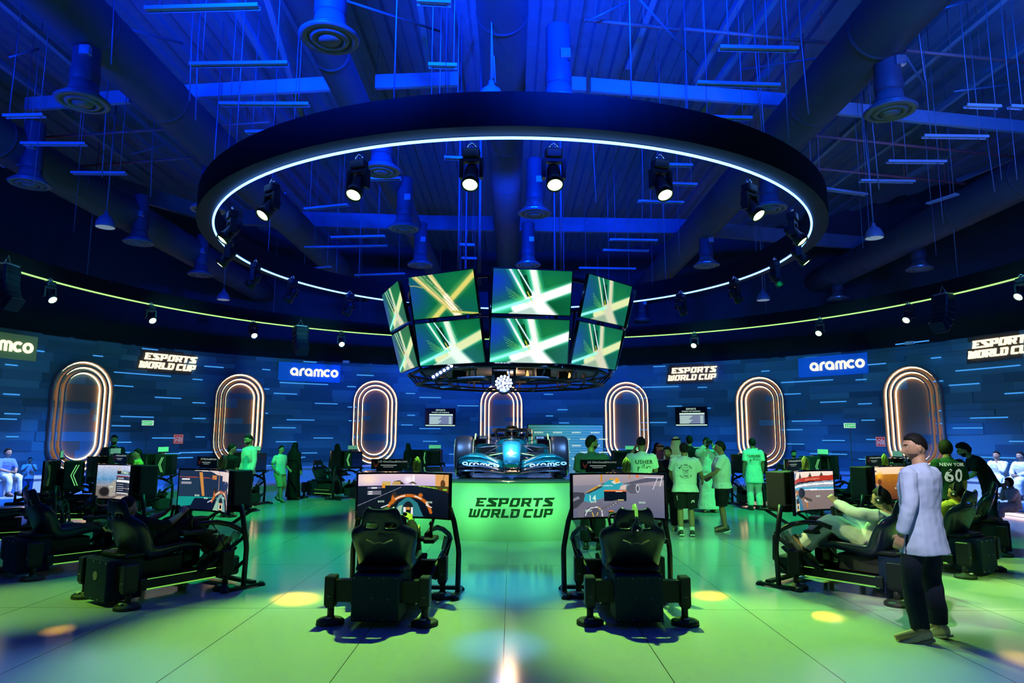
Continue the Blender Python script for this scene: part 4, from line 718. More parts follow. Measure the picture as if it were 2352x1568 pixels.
def make_rig():
    t = empty('racing_simulator')
    c = MB(); c.rbox((0, .19, .255), (.45, .38, .42), .015, .01); c = c.build('rear_cabinet', M['panel'], t)
    for x, z in [(x, z) for x in (-.2, -.06, .08, .2) for z in (.07, .44)] + [(-.03, .26), (.12, .25)]: mb = MB(); mb.ball((x, -.002, z), .007, 6, 4); mb.build('bolt', M['chrome'], c)
    mb = MB(); mb.rbox((0, .3, .49), (.5, .36, .05), .1, .015); mb.build('cabinet_lid', M['black'], c)
    for k, (sx, y) in enumerate(((-1, .12), (1, .12), (-1, 1.22), (1, 1.22))):
        x = sx * .45
        mb = MB(); mb.rbox((x, y, .305), (.1, .15, .27), .015, .01); mb.bar((sx * .2, y + .02, .3), (sx * .41, y + .02, .3), .1, .2, (0, 0, 1)); mb.rbox((x, y, .2), (.085, .13, .1), .015, .01); a = mb.build('actuator', M['black'], t)
        mb = MB(); mb.lathe([(.032, .03), (.032, .18)], (x, y, 0), n=14); mb.build('piston', M['rubber'], a)
        mb = MB(); mb.lathe([(.13, 0), (.13, .03), (.11, .045), (.045, .05), (.04, .065), (.01, .065)], (x, y, 0), n=22); mb.build('foot_pad', M['rubber'], a)
        mb = MB(); mb.box((x, y - .066, .062), (.05, .03, .012)); mb.build('foot_tab', M['white'], a)
        mb = MB(); mb.box((x, y - .077, .26), (.03, .004, .004)); mb.build('body_tab', M['white'], a)
    for sx in (-1, 1):
        mb = MB(); mb.rbox((sx * .29, .78, .185), (.055, .95, .12), .01, .008); r = mb.build('side_rail', M['black'], t)
        mb = MB(); mb.box((sx * .319, .78, .237), (.005, .8, .007)); mb.box((sx * .319, .78, .133), (.005, .8, .014)); mb.build('glow_strip', M['rgbgreen'], r)
    mb = MB(); mb.box((0, .4, .17), (.56, .1, .07)); mb.box((0, .85, .17), (.56, .08, .07)); mb.box((0, 1.2, .17), (.56, .1, .07)); mb.rbox((0, .6, .33), (.36, .5, .18), .02, .01); mb.box((0, .75, .135), (.5, .8, .015)); mb.build('chassis', M['blackmatte'], t)
    seat(t)
    # pedal deck
    T = Matrix.Translation((0, 1.33, .28)) @ Matrix.Rotation(R(38), 4, 'X'); mb = MB(T); mb.rbox((0, 0, 0), (.46, .46, .03), .02, .008)
    p = mb.build('pedal_deck', M['black'], t)
    mb = MB(T); 
    for i in range(7): mb.box((-.15 + .05 * i, -.17, .018), (.012, .09, .006))
    mb.build('deck_grip', M['steel'], p)
    for x in (-.11, .1):
        T2 = Matrix.Translation((x, 1.45, .36)) @ Matrix.Rotation(R(-14), 4, 'X'); mb = MB(T2); mb.rbox((0, 0, .11), (.07, .02, .14), .015, .005); mb.bar((0, .02, -.04), (0, .01, .08), .025, .02); mb.build('pedal', M['black'], t)
    mb = MB(); mb.rbox((0, 1.48, .2), (.4, .2, .22), .03, .02); mb.build('pedal_box', M['blackmatte'], t)
    # arched side frames
    for sx in (-1, 1):
        mb = MB(); mb.tube([(sx * .33, .82, .72), (sx * .36, .95, .765), (sx * .4, 1.1, .765), (sx * .44, 1.24, .73), (sx * .49, 1.36, .66), (sx * .5, 1.43, .6)], .028, 8); mb.tube([(sx * .5, 1.44, .6), (sx * .36, 1.1, .3), (sx * .3, .92, .2)], .026, 8); mb.tube([(sx * .5, 1.44, .6), (sx * .42, 1.5, .3), (sx * .33, 1.4, .16)], .022, 8); a = mb.build('side_arch', M['black'], t)
        mb = MB()
        for i in range(6): f = i / 6; mb.bar((sx * (.47 - .02 * f), 1.38 - .1 * f, .625 + .03 * f), (sx * (.46 - .03 * f), 1.32 - .12 * f, .5 + .02 * f), .012, .008)
        mb.build('louver', M['steel'], a)
    # steering
    mb = MB(); mb.rbox((0, 1.1, .73), (.17, .24, .14), .02, .015); mb.box((0, 1.08, .645), (.66, .16, .035)); mb.bar((-.31, 1.05, .65), (-.34, .93, .74), .05, .03); mb.bar((.31, 1.05, .65), (.34, .93, .74), .05, .03); mb.tube([(0, 1.0, .77), (0, .91, .83)], .03, 10); s = mb.build('steering_base', M['black'], t)
    T = Matrix.Translation((0, .885, .86)) @ Matrix.Rotation(R(-15), 4, 'X') @ Matrix.Rotation(PI / 2, 4, 'X')
    w = MB(T); w.rbox((0, 0, 0), (.2, .13, .03), .03, .008); w.tube([(-.06, .075, 0), (-.13, .07, .005), (-.15, .02, .01), (-.14, -.05, .01), (-.1, -.08, .005)], .017, 8); w.tube([(.06, .075, 0), (.13, .07, .005), (.15, .02, .01), (.14, -.05, .01), (.1, -.08, .005)], .017, 8); w = w.build('steering_wheel', M['rubber'], t)
    mb = MB(T); mb.box((0, .025, .018), (.09, .05, .004)); mb.build('wheel_display', M['gloss'], w)
    mb = MB(T)
    for i in range(8): mb.ball((-.085 + .17 * (i % 2), -.04 + .025 * (i // 2), .017), .007, 6, 4)
    mb.build('button', M['steel'], w)
    mb = MB(); mb.rbox((.38, .82, .68), (.12, .3, .05), .02, .01); mb.lathe([(.02, 0), (.015, .12), (.025, .14), (.01, .17)], (.38, .8, .7), n=10); mb.build('shifter', M['black'], t)
    # monitor on its stand
    for sx in (-1, 1):
        mb = MB(); mb.tube([(sx * .6, 1.36, .03), (sx * .605, 1.37, .45), (sx * .6, 1.365, .52), (sx * .55, 1.34, .8), (sx * .5, 1.34, .95)], .03, 8); mb.bar((sx * .6, 1.1, .025), (sx * .6, 1.62, .025), .06, .03); mb.lathe([(.05, 0), (.05, .02), (.02, .05)], (sx * .6, 1.12, 0), n=12); mb.lathe([(.05, 0), (.05, .02), (.02, .05)], (sx * .6, 1.6, 0), n=12); mb.build('stand_post', M['black'], t)
    mb = MB(); mb.bar((-.6, 1.5, .05), (.6, 1.5, .05), .06, .04); mb.bar((0, 1.5, .05), (0, 1.4, .14), .04, .04); mb.build('base_bar', M['black'], t)
    mb = MB(); mb.bar((-.52, 1.36, .9), (.52, 1.36, .9), .05, .07); mb.box((0, 1.35, 1.05), (.24, .06, .3)); mb.build('cross_bar', M['black'], t)
    mb = MB(); k = 18; fr = []
    for i in range(k + 1):
        x = -MW / 2 + MW * i / k; q = mon(x, 0); a = math.asin(x / MR); nx, ny = -math.sin(a), -math.cos(a)
        fr.append([(q[0] + nx * f, q[1] + ny * f, MZ + z) for f, z in ((-.035, -MH / 2 - .012), (.004, -MH / 2 - .012), (.004, MH / 2 + .01), (-.035, MH / 2 + .01))])
    mb.loft(fr, sm=False); m = mb.build('monitor', M['gloss'], t)
    sc = bpy.data.objects.new('screen', None or PICS['idle']); COL.objects.link(sc); sc.parent = m
    # shelf and computer behind the screen
    mb = MB(); mb.box((0, 1.52, .86), (.62, .34, .02)); mb.bar((-.28, 1.36, .7), (-.28, 1.66, .855), .03, .03); mb.bar((.28, 1.36, .7), (.28, 1.66, .855), .03, .03); mb.build('shelf', M['black'], t)
    mb = MB(); mb.rbox((.0, 1.53, 1.1), (.5, .26, .46), .02, .01); c = mb.build('computer_case', M['blackmatte'], t)
    for sx in (-1, 1):
        mb = MB(); T = frame((sx * .252, 1.53, 1.1), (0, sx, 0), (0, 0, 1), (sx, 0, 0))
        for q in (0, .035): stroke(mb, [(.05 + q, .17), (-.02 + q, .0), (.05 + q, -.17)], .012, .004, T)
        mb.build('chevron_light', M['chevron'], c)
    T = frame((0, 1.662, 1.1), (-1, 0, 0), (0, 0, 1), (0, 1, 0)); mb = MB(T); mb.prism([(-.22, -.2), (.22, -.2), (.22, .2), (-.22, .2)], .006); mb.build('case_panel', M['gloss'], c)
    # plaque above the screen
    mb = MB(); mb.box((-.2, 1.31, 1.44), (.42, .012, .115)); mb.box((-.2, 1.33, 1.37), (.3, .05, .03)); p = mb.build('plaque', M['plaque'], t)
    mb = MB(); mb.box((-.2, 1.319, 1.44), (.415, .004, .11)); mb.build('plaque_back', M['plaqueback'], p)  # pale glow put into the back for light showing through clear acrylic
    T = frame((-.2, 1.3035, 1.44), (1, 0, 0), (0, 0, 1), (0, -1, 0)); mb = MB(T)
    text_mb(mb, 'LG UltraGear', .032, Matrix.Translation((-.03, .027, 0))); text_mb(mb, '/', .04, Matrix.Translation((.075, .027, 0))); text_mb(mb, 'AKRACING', .026, Matrix.Translation((.135, .027, 0)), shear=.2); rects(mb, [(-.1, -.018, .085, -.008), (-.07, -.036, .05, -.029)], .001, Matrix.Identity(4)); mb.build('print', M['print'], p)
    mb = MB(T); rects(mb, [[(-.19, .035), (-.175, -.02), (-.155, -.045), (-.135, -.02), (-.12, .035), (-.135, .01), (-.155, -.015), (-.175, .01)]], .001, Matrix.Identity(4)); mb.build('emblem', M['emblem'], p)
    mb = MB(); mb.rbox((-.15, 1.6, 1.42), (.03, .03, .0)) if 0 else mb.tube([(.1, 1.32, .86), (.11, 1.2, .74), (.16, 1.3, .6), (.2, 1.42, .3), (.15, 1.45, .15)], .006, 5); mb.tube([(.06, 1.33, .86), (.05, 1.25, .72), (.2, 1.2, .7)], .006, 5); mb.build('cable', M['rubber'], t)
    return t
PICS = {}
def mk(k, pic): PICS[k] = pic_mesh('picture_' + k, pic, MW - .03, MH - .02, M['screen'], lambda x, z: mon(x, z)[0:1] + (mon(x, z)[1] - .006,) + mon(x, z)[2:3])
mk('idle', Pic(16, 8, (18, 30, 40)).ell(.5, .5, .5, .6, (40, 70, 90), .9)); mk('track', pic_track()); mk('replay', pic_replay()); mk('pit', pic_pit()); mk('menu', pic_menu()); mk('red', pic_red()); mk('sunset', pic_sunset())
def on_mon(T, s, size, x, z, mb, **k):
    q = MB(); text_mb(q, s, size, Matrix.Identity(4), **k); o = len(mb.v)
    mb.v += [(p[0] + x, mon(p[0] + x, 0)[1] - .012 - p[2], MZ + z + p[1]) for p in q.v]; mb.f += [tuple(i + o for i in f) for f in q.f]; mb.sm += q.sm
RIG0 = make_rig(); RIGS = {}
SPOTS = [('near_left', -1.27, 6.62, 3, 'track', 'nearest racing simulator left of centre, its screen showing a dark track'), ('near_right', 1.2, 6.65, 0, 'replay', 'nearest racing simulator right of centre with a headset hung on its seat'),
 ('left', -4.36, 7.42, 34, 'pit', 'racing simulator at left with a round badge, its screen showing a pit lane'), ('right', 4.5, 7.72, -41, 'red', 'racing simulator at right driven by a man in white, screen with red trackside wall'),
 ('far_left', -6.3, 8.85, 37, 'menu', 'racing simulator at far left whose screen shows a white menu page'), ('far_right', 6.2, 9.13, -35, 'sunset', 'racing simulator at far right driven by a man in yellow, screen with sunset track'),
 ('a', -8.75, 11.0, 62, 'idle', 'dark racing simulator cut by the left edge of the picture'), ('b', 7.75, 10.9, -57, 'idle', 'dark racing simulator cut by the right edge of the picture'),
 ('c', -9.5, 14.0, 86, 'idle', 'empty racing simulator seen side on in front of the blue bench at left'), ('d', -9.6, 16.3, 95, 'idle', 'racing simulator farther off behind the left one, seen from its screen back'), ('e', -8.0, 18.2, 108, 'idle', 'racing simulator beside the man in beige shorts'), ('f', -5.9, 20.6, 118, 'idle', 'racing simulator beside two people in black robes, left of the stage'), ('g', -3.3, 23.2, 150, 'idle', 'racing simulator behind the stage at left, mostly hidden'),
 ('h', 4.2, 22.6, -150, 'idle', 'racing simulator behind the stage, behind the man with USHER on his back'), ('i', 6.1, 20.6, -128, 'idle', 'racing simulator behind the two boys in white shirts'), ('j', 7.4, 18.6, -112, 'idle', 'racing simulator in front of the far printed shirt'), ('k', 8.5, 16.4, -98, 'idle', 'racing simulator right of the red wall screen, far off'), ('l', 9.2, 14.2, -86, 'idle', 'racing simulator side on behind the sunset screen')]
for i, (k, x, y, a, pic, lab) in enumerate(SPOTS):
    o = RIG0 if i == 0 else copy_tree(RIG0); o.location = (x, y, 0); o.rotation_euler.z = -R(a); tag(o, lab, 'racing simulator', GRP); RIGS[k] = o
    for m in o.children:
        if m.name.startswith('monitor'):
            s = m.children[0]; s.data = PICS[pic]
            txt = {'menu': (('FORMULA1', .05, .06, .135),), 'replay': (('14', .09, -.285, -.03), ('ZERO', .03, -.33, -.165), ('ASTON MARTIN', .022, -.13, .11)), 'track': (('BOSS', .028, -.27, -.07), ('BOSS', .028, .28, -.075)), 'pit': (('BOSS', .025, -.13, -.1),)}.get(pic)
            if txt:
                mb = MB()
                for q in txt: on_mon(None, q[0], q[1], q[2], q[3], mb, d=.001)
                mb.build('screen_text', M['exitw'], s)
for k in RIGS:
    if k in ('near_left', 'near_right', 'left', 'right', 'far_left', 'far_right'): continue
    for m in RIGS[k].children:
        if m.name.startswith('rear_cabinet'):
            for q in list(m.children):
                if q.name.startswith('bolt'): bpy.data.objects.remove(q)
for k in ('near_left', 'near_right', 'left', 'right', 'far_left', 'far_right'):
    for m in RIGS[k].children:
        if m.name.startswith('computer_case'):
            for q in list(m.children):
                if q.name.startswith('chevron'): bpy.data.objects.remove(q)
def rigM(k): o = RIGS[k]; return Matrix.Translation(o.location) @ Matrix.Rotation(o.rotation_euler.z, 4, 'Z')
mb = MB(frame((0, -.003, .3), (1, 0, 0), (0, 0, 1), (0, -1, 0))); mb.prism(arc(0, 0, .045, 0, 345, 22), .004); b = mb.build('badge', M['frame'], [c for c in RIGS['left'].children if c.name.startswith('rear_cabinet')][0])
# lime trophies standing on the screens
first = None
for k in ('near_left', 'near_right', 'left', 'right', 'far_left', 'far_right'):
    if first is None:
        t = first = empty('trophy'); mb = MB(); mb.lathe([(.04, 0), (.046, .02), (.046, .09), (.036, .13), (.018, .16), (.01, .175), (.008, .175)], n=16); mb.build('bottle', M['trophy'], t)
        mb = MB()
        for i in range(8): a = 2 * PI * i / 8; mb.tube([(.048 * math.cos(a), .048 * math.sin(a), .02), (.048 * math.cos(a + .5), .048 * math.sin(a + .5), .1), (.022 * math.cos(a + .8), .022 * math.sin(a + .8), .155)], .004, 4)
        mb.build('cage', M['trophy'], t)
    else: t = copy_tree(first)
    p = rigM(k) @ Vector((.12, 1.315, MZ + MH / 2 + .01)); t.location = p
    tag(t, 'lime green caged trophy standing on top of the ' + {'near_left': 'dark track screen left of centre', 'near_right': 'grey replay screen right of centre', 'left': 'pit lane screen at left', 'right': 'red wall screen at right', 'far_left': 'white menu screen at far left', 'far_right': 'sunset screen at far right'}[k], 'trophy', 'trophies on the screens')
# headset hung on the near right seat
t = tag(empty('headset', rigM('near_right') @ Vector((0, .13, 1.06))), 'black headset with a pale wire hung over the near right racing seat', 'headset')
mb = MB(); mb.tube([(-.0, .1, -.05), (0, .06, .03), (0, .0, .04), (0, -.06, 0), (0, -.075, -.06)], .016, 8); mb.build('head_band', M['rgbgreen'], t)
mb = MB(); mb.tube([(-.05, -.09, -.2), (-.045, -.085, -.15), (-.015, -.08, -.1), (-.012, -.075, -.06), (.012, -.075, -.06), (.015, -.08, -.1), (.045, -.085, -.15), (.05, -.09, -.2)], .005, 6); mb.build('yoke_wire', M['chrome'], t)
mb = MB(); mb.ball((0, -.085, -.19), (.045, .03, .05), 14, 8); mb.build('ear_cup', M['rubber'], t)
mb = MB(); mb.box((0, -.117, -.185), (.018, .004, .016)); mb.build('logo', M['print'], t)

# ------------------------------------------------------------------ people
M.update(stubble=mat('stubble', (.1, .06, .045), .8), skin=mat('skin_tan', (.42, .24, .15), .5), skin2=mat('skin_brown', (.3, .16, .095), .5), eye=mat('eye_dark', (.02, .012, .01), .2), eyew=mat('eye_white', (.7, .68, .65), .3), hair=mat('hair_black', (.005, .0045, .0045), .7, spec=.2, noise=.5, scale=150), lips=mat('lips', (.35, .13, .1), .5),
 shirtblue=mat('shirt_pale_blue', (.4, .49, .72), .8, noise=.05, scale=60), navy=mat('trousers_navy', (.012, .016, .035), .8, noise=.2, scale=60), beige=mat('shoe_beige', (.72, .5, .36), .7), sole=mat('shoe_sole', (.6, .45, .35), .7),
 cotton=mat('white_cotton', (.72, .74, .7), .85, noise=.04, scale=50), tee=mat('white_tee', (.68, .7, .68), .85, noise=.04, scale=50), blackcloth=mat('black_cloth', (.012, .012, .016), .85, noise=.3, scale=60), greycloth=mat('teal_grey_shirt', (.025, .05, .055), .85, noise=.1, scale=60), abaya=mat('black_robe', (.008, .008, .011), .75, noise=.3, scale=40), khaki=mat('beige_shorts', (.55, .36, .17), .8), yellow=mat('yellow_shirt', (.62, .42, .05), .8, noise=.05, scale=60), jersey=mat('dark_green_jersey', (.015, .06, .04), .7), limey=mat('lime_shirt', (.5, .55, .1), .8), ghutra=mat('beige_headcloth', (.5, .42, .32), .85, noise=.1, scale=40), redcloth=mat('red_headcloth', (.4, .14, .12), .85, noise=.3, scale=60), shoegrey=mat('shoe_grey', (.16, .18, .18), .7), shoeblack=mat('shoe_black', (.012, .012, .012), .5), sock=mat('white_sock', (.7, .7, .7), .85), glove=mat('yellow_hand_stripe', (.7, .55, .05), .6), lanyard=mat('lanyard', (.6, .65, .75), .6), pattern=mat('patterned_skirt', (.6, .55, .6), .8, noise=.6, scale=14), printdark=mat('print_dark', (.01, .03, .02), .7), blueball=mat('blue_shirt', (.1, .2, .5), .8))
for k_ in ('navy', 'blackcloth', 'abaya', 'shirtblue', 'tee', 'cotton', 'jersey'): M[k_].node_tree.nodes['Principled BSDF'].inputs['Specular IOR Level'].default_value = .12
FOLD = bpy.data.textures.new('folds', 'CLOUDS'); FOLD.noise_scale = .11; FOLD.noise_depth = 1
HAIRT = bpy.data.textures.new('curls', 'CLOUDS'); HAIRT.noise_scale = .025
V = Vector
def sm(a, b, x): t = max(0, min(1, (x - a) / (b - a))); return t * t * (3 - 2 * t)
def g(x, s): return math.exp(-(x / s) ** 2)
def headp(x, y, z, off=0):
    a, b, c = .0765 + off, .097 + off, .119 + off; px, py, pz = a * x, b * y, c * z; t = sm(.0, -.118, pz)
    px *= 1 - .3 * t * t; py *= (1 - .3 * t) if py < 0 else (1 - .06 * t)
    if y > 0:
        py = min(py, .089 + off) if 0 else py
        f = sm(.2, .7, y)
        py += f * (.03 * g(px, .0125) * g(pz + .034, .02) * 1.0 + .012 * g(px, .011) * g(pz + .005, .02) + .006 * g(pz - .03, .014) * g(px, .05) - .011 * (g(px - .031, .015) + g(px + .031, .015)) * g(pz - .008, .012) + .008 * g(px, .022) * g(pz + .068, .011) - .004 * g(px, .02) * g(pz + .083, .006) + .008 * g(px, .025) * g(pz + .104, .014))
    return V((px, py, pz))
def head_grid(fn, n=56, m=44):
    return [[fn(math.sin(PI * i / m) * math.cos(2 * PI * j / n), math.sin(PI * i / m) * math.sin(2 * PI * j / n), math.cos(PI * i / m)) for j in range(n)] for i in [k if 0 < k < m else (.15 if k == 0 else m - .15) for k in range(m, -1, -1)]]
def hairline(p, kind):
    x, y, z = p; f = sm(-.01, .06, y); bk = sm(-.02, -.07, y); zl = (.012 * (1 - f) + .068 * f) * (1 - bk) + (-.07 if kind != 'fade' else -.03) * bk
    if kind == 'long': zl = .06 * f - .13 * (1 - f)
    return sm(zl - .008, zl + .008, z)
def beardmask(p):
    x, y, z = p; return sm(-.035, -.05, z) * sm(-.015, .01, y) * (1 - g(x, .024) * g(z + .07, .009) * .9) * (1 - g(x, .02) * g(z + .045, .008))
JD = dict(pel=(0, 0, .95), waist=(0, .005, 1.1), chest=(0, -.005, 1.28), neck=(0, -.02, 1.455), head=(0, .01, 1.615), sh=(.178, -.02, 1.4), el=(.225, -.03, 1.12), wr=(.235, .05, .88), hip=(.09, 0, .9), kn=(.1, .02, .5), an=(.105, -.03, .085), toe=(.125, .17, .03))
def joints(over):
    J = {}
    for k in ('pel', 'waist', 'chest', 'neck', 'head'): J[k] = V(over.get(k, JD[k]))
    for k in ('sh', 'el', 'wr', 'hip', 'kn', 'an', 'toe'):
        d = over.get(k, JD[k])
        for s, n in ((1, 'R'), (-1, 'L')): e = over.get(k + n, (d[0] * s, d[1], d[2])); J[k + n] = V(e)
    return J
def ringe(c, x, y, rx, ry, n=18, p=2.3):
    out = []
    for j in range(n):
        t = 2 * PI * j / n; a, b = math.cos(t), math.sin(t); out.append(c + x * rx * math.copysign(abs(a) ** (2 / p), a) + y * ry * math.copysign(abs(b) ** (2 / p), b))
    return out
def torso(mb, J, m=0, hem=None, fat=1, top=True, stretch=0):
    x = (J['shR'] - J['shL']).normalized(); hx = (J['hipR'] - J['hipL']).normalized()
    P = [(J['pel'] + (J['pel'] - J['waist']) * .45, .15, .11, hx), (J['pel'], .168, .122, hx), (J['waist'], .145 * fat, .105 * fat, (x + hx)), (J['chest'], .168 * (1 + (fat - 1) * .5), .118 * (1 + (fat - 1) * .6), x), (J['chest'].lerp(J['neck'], .5), .178, .11, x), (J['chest'].lerp(J['neck'], .8), .14, .088, x), (J['neck'], .07, .066, x)]
    if hem is not None:
        P = P[1:]; P.insert(0, (J['pel'] + (J['pel'] - J['waist']).normalized() * hem, .178 + .01 * stretch, .135 + .01 * stretch, hx))
    rings = []
    for i, (c, rx, ry, xx) in enumerate(P):
        a = P[max(0, i - 1)][0]; b = P[min(len(P) - 1, i + 1)][0]; d = (b - a).normalized(); xx = (xx - d * xx.dot(d)).normalized(); y = d.cross(xx)
        mm = m if i < len(P) - 1 else m * .5
        rings.append(ringe(c, xx, y, rx + mm, ry + mm))
    mb.loft(rings)
    for s in 'RL': mb.ball(J['sh' + s] + V((0, 0, -.018)), .056 + m * .55, 12, 8)
def limb(mb, pts, rs, m=0, frac=1.0, n=12):
    P = []; Rr = []; L = [(b - a).length for a, b in zip(pts, pts[1:])]; tot = sum(L) * frac; acc = 0
    for i, (a, b) in enumerate(zip(pts, pts[1:])):
        for k in range(5):
            f = k / 5; s = acc + L[i] * f
            if s > tot: break
            bul = math.sin(PI * f) * rs[i][2]; P.append(a.lerp(b, f)); Rr.append(rs[i][0] * (1 - f) + rs[i][1] * f + bul + m)
        acc += L[i]
    i = len(pts) - 2
    if frac >= 1: P.append(pts[-1]); Rr.append(rs[-1][1] + m)
    else:
        acc = 0
        for (a, b), l, r in zip(zip(pts, pts[1:]), L, rs):
            if acc + l >= tot: f = (tot - acc) / l; P.append(a.lerp(b, f)); Rr.append(r[0] * (1 - f) + r[1] * f + math.sin(PI * f) * r[2] + m); break
            acc += l
    # smooth the bend
    Q = [P[0]] + [P[i] * .5 + (P[i - 1] + P[i + 1]) * .25 for i in range(1, len(P) - 1)] + [P[-1]]
    mb.tube(Q, Rr, n)
def hand(mb, w, d, pn, side, curl=.5, s=1.0):
    d = d.normalized(); pn = (pn - d * pn.dot(d)).normalized(); x = d.cross(pn) * side        # x points to the thumb side
    mb.loft([ringe(w + d * a * s, x, pn, rx * s, ry * s, 10) for a, rx, ry in ((-.02, .027, .02), (.015, .03, .019), (.05, .04, .016), (.085, .042, .014), (.097, .036, .01))])
    for k, (o, L) in enumerate(((.031, .07), (.0105, .08), (-.0105, .074), (-.03, .058))):
        p = w + d * .088 * s + x * o * s; q = [p]; c = curl * (1 + .12 * k) ; dirn = d + x * o * 1.6
        for j, f in enumerate((.45, .32, .25)):
            c2 = c * (j + .6); dd = (dirn * math.cos(c2) + pn * math.sin(c2)).normalized(); q.append(q[-1] + dd * L * f * s)
        mb.tube([q[0] - d * .02 * s] + q, [.0095 * s, .0095 * s, .009 * s, .0082 * s, .0068 * s], 8)
    b = w + d * .022 * s + x * .026 * s; t1 = b + (d * .6 + x * .7 + pn * .35).normalized() * .04 * s; t2 = t1 + (d * .9 + x * .2 + pn * (.3 + curl * .4)).normalized() * .03 * s
    mb.tube([w + d * .01 * s + x * .012 * s, b, t1, t2], [.013 * s, .0125 * s, .0105 * s, .0085 * s], 8)
def remesh(o, vox, fold=0, smooth=3):
    m = o.modifiers.new('one_skin', 'REMESH'); m.mode = 'VOXEL'; m.voxel_size = vox; m.use_smooth_shade = True
    m = o.modifiers.new('soften', 'SMOOTH'); m.factor = .5; m.iterations = smooth
    if fold: m = o.modifiers.new('folds', 'DISPLACE'); m.texture = FOLD; m.strength = fold; m.mid_level = .5; m.texture_coords = 'GLOBAL' if 0 else 'LOCAL'
    return o
ARM = [(.056, .043, .004), (.041, .027, .006)]; LEG = [(.09, .058, .006), (.054, .038, .012)]
def person(label, pos, face, H, over={}, skin='skin', hair='short', beard=False, top=None, sleeve=.42, hem=.1, bottom=None, legf=.97, shoes='shoeblack', robe=None, hy=0, hp=0, hr=0, vox=.011, curl=.5, fat=1, hands=True, palm=None, beardmat=None, scarf=None, group=None, loose=.0, glasses=False, headset=False, socks=False, twist=0):
    k = H / 1.735; J = joints(over); t = tag(empty('person', pos, -R(face), label, 'person', group)); t.scale = (k, k, k)
    HR = Matrix.Rotation(-R(hy), 3, 'Z') @ Matrix.Rotation(R(hp), 3, 'X') @ Matrix.Rotation(R(hr), 3, 'Y'); hc = J['head']; sp = M[skin]
    mb = MB(); torso(mb, J)
    nd = (hc - J['neck']); mb.tube([J['neck'] - nd * .25, J['neck'], hc + HR @ V((0, -.02, -.06))], [.07, .058, .056], 12)
    mb.loft([[hc + HR @ p for p in r] for r in head_grid(headp)])
    for s in (-1, 1): mb.ball(hc + HR @ V((s * .077, -.008, -.004)), (.011, .021, .033), 10, 8, HR)
    for s, n in ((1, 'R'), (-1, 'L')):
        limb(mb, [J['sh' + n], J['el' + n], J['wr' + n]], ARM)
        d = J['wr' + n] - J['el' + n]; pn = V(palm[n]) if palm and n in palm else V((-s * .8, .3, .0)); hand(mb, J['wr' + n], over.get('hd' + n, d), pn, s if 0 else 1 if (d.normalized().cross(pn)).dot(V(over.get('th' + n, (0, 1, .3)))) > 0 else -1, curl)
        limb(mb, [J['hip' + n], J['kn' + n], J['an' + n]], LEG)
        a, e = J['an' + n], J['toe' + n]; f = (e - a); mb.tube([a - f.normalized() * .03, a.lerp(e, .5), e], [.04, .036, .026], 10)
    body = remesh(mb.build('body', sp, t), vox, smooth=1 if vox < .009 else 2)
    if hair in ('short', 'fade', 'curly', 'long', 'boy'):
        th = {'short': .013, 'fade': .012, 'curly': .035, 'long': .02, 'boy': .02}[hair]; kk = 'fade' if hair == 'fade' else 'long' if hair == 'long' else 'short'
        def hf(x, y, z):
            p = headp(x, y, z); mk = hairline(p, kk); o = (th * (.55 + .45 * sm(-.02, .07, p.z) if hair == 'fade' else 1)) * mk - .014 * (1 - mk); return hc + HR @ (p + V((x, y, z)) * o)
        mb = MB(); mb.loft(head_grid(hf, 36, 30))
        h = mb.build('hair', M['hair'], t)
        if hair == 'curly': m = h.modifiers.new('s', 'SUBSURF'); m.levels = m.render_levels = 1; m = h.modifiers.new('c', 'DISPLACE'); m.texture = HAIRT; m.strength = .035
    if beard:
        mb = MB(); mb.loft([[hc + HR @ (p + V(d) * ((.0055 if not beardmat else .0022) * beardmask(p) - .01 * (1 - beardmask(p)))) for p, d in r] for r in head_grid(lambda x, y, z: (headp(x, y, z), (x, y, z)), 40, 34)]); mb.build('beard', M[beardmat or 'hair'], t)
    if scarf != 'niqab':
        mb = MB(); mb2 = MB()
        for s in (-1, 1):
            mb.ball(hc + HR @ V((s * .031, .0705, .007)), .0125, 10, 6, HR); mb2.tube([hc + HR @ V((s * (.016 + .012 * i), .0965 - .003 * i - .0012 * i * i * i, .026 + .003 * (i > 0) - .002 * (i == 3))) for i in range(4)], .0035, 5)
            mb2.ball(hc + HR @ V((s * .031, .0798, .007)), .0052, 8, 6, HR)
        mb.build('eye', M['eyew'], t); mb2.build('brow_and_pupil', M['hair'], t)
        mb = MB(); mb.loft([[hc + HR @ V((.019 * math.cos(a) * w, .1 - .006 * abs(math.cos(a)) + .002 * w, -.071 + .0075 * math.sin(a) * w)) for a in [2 * PI * j / 12 for j in range(12)]] for w in (1, .5, .05)], cap=False); mb.build('lips', M['lips'], t)
    if glasses:
        mb = MB()
        for s in (-1, 1): mb.tube([hc + HR @ V((s * .031 + .022 * math.cos(a), .102, .006 + .018 * math.sin(a))) for a in [2 * PI * j / 14 for j in range(14)]], .002, 5, closed=True); mb.tube([hc + HR @ V((s * .053, .1, .01)), hc + HR @ V((s * .08, .0, .008))], .002, 5)
        mb.tube([hc + HR @ V((-.01, .104, .01)), hc + HR @ V((.01, .104, .01))], .002, 5); mb.build('glasses', M['rubber'], t)
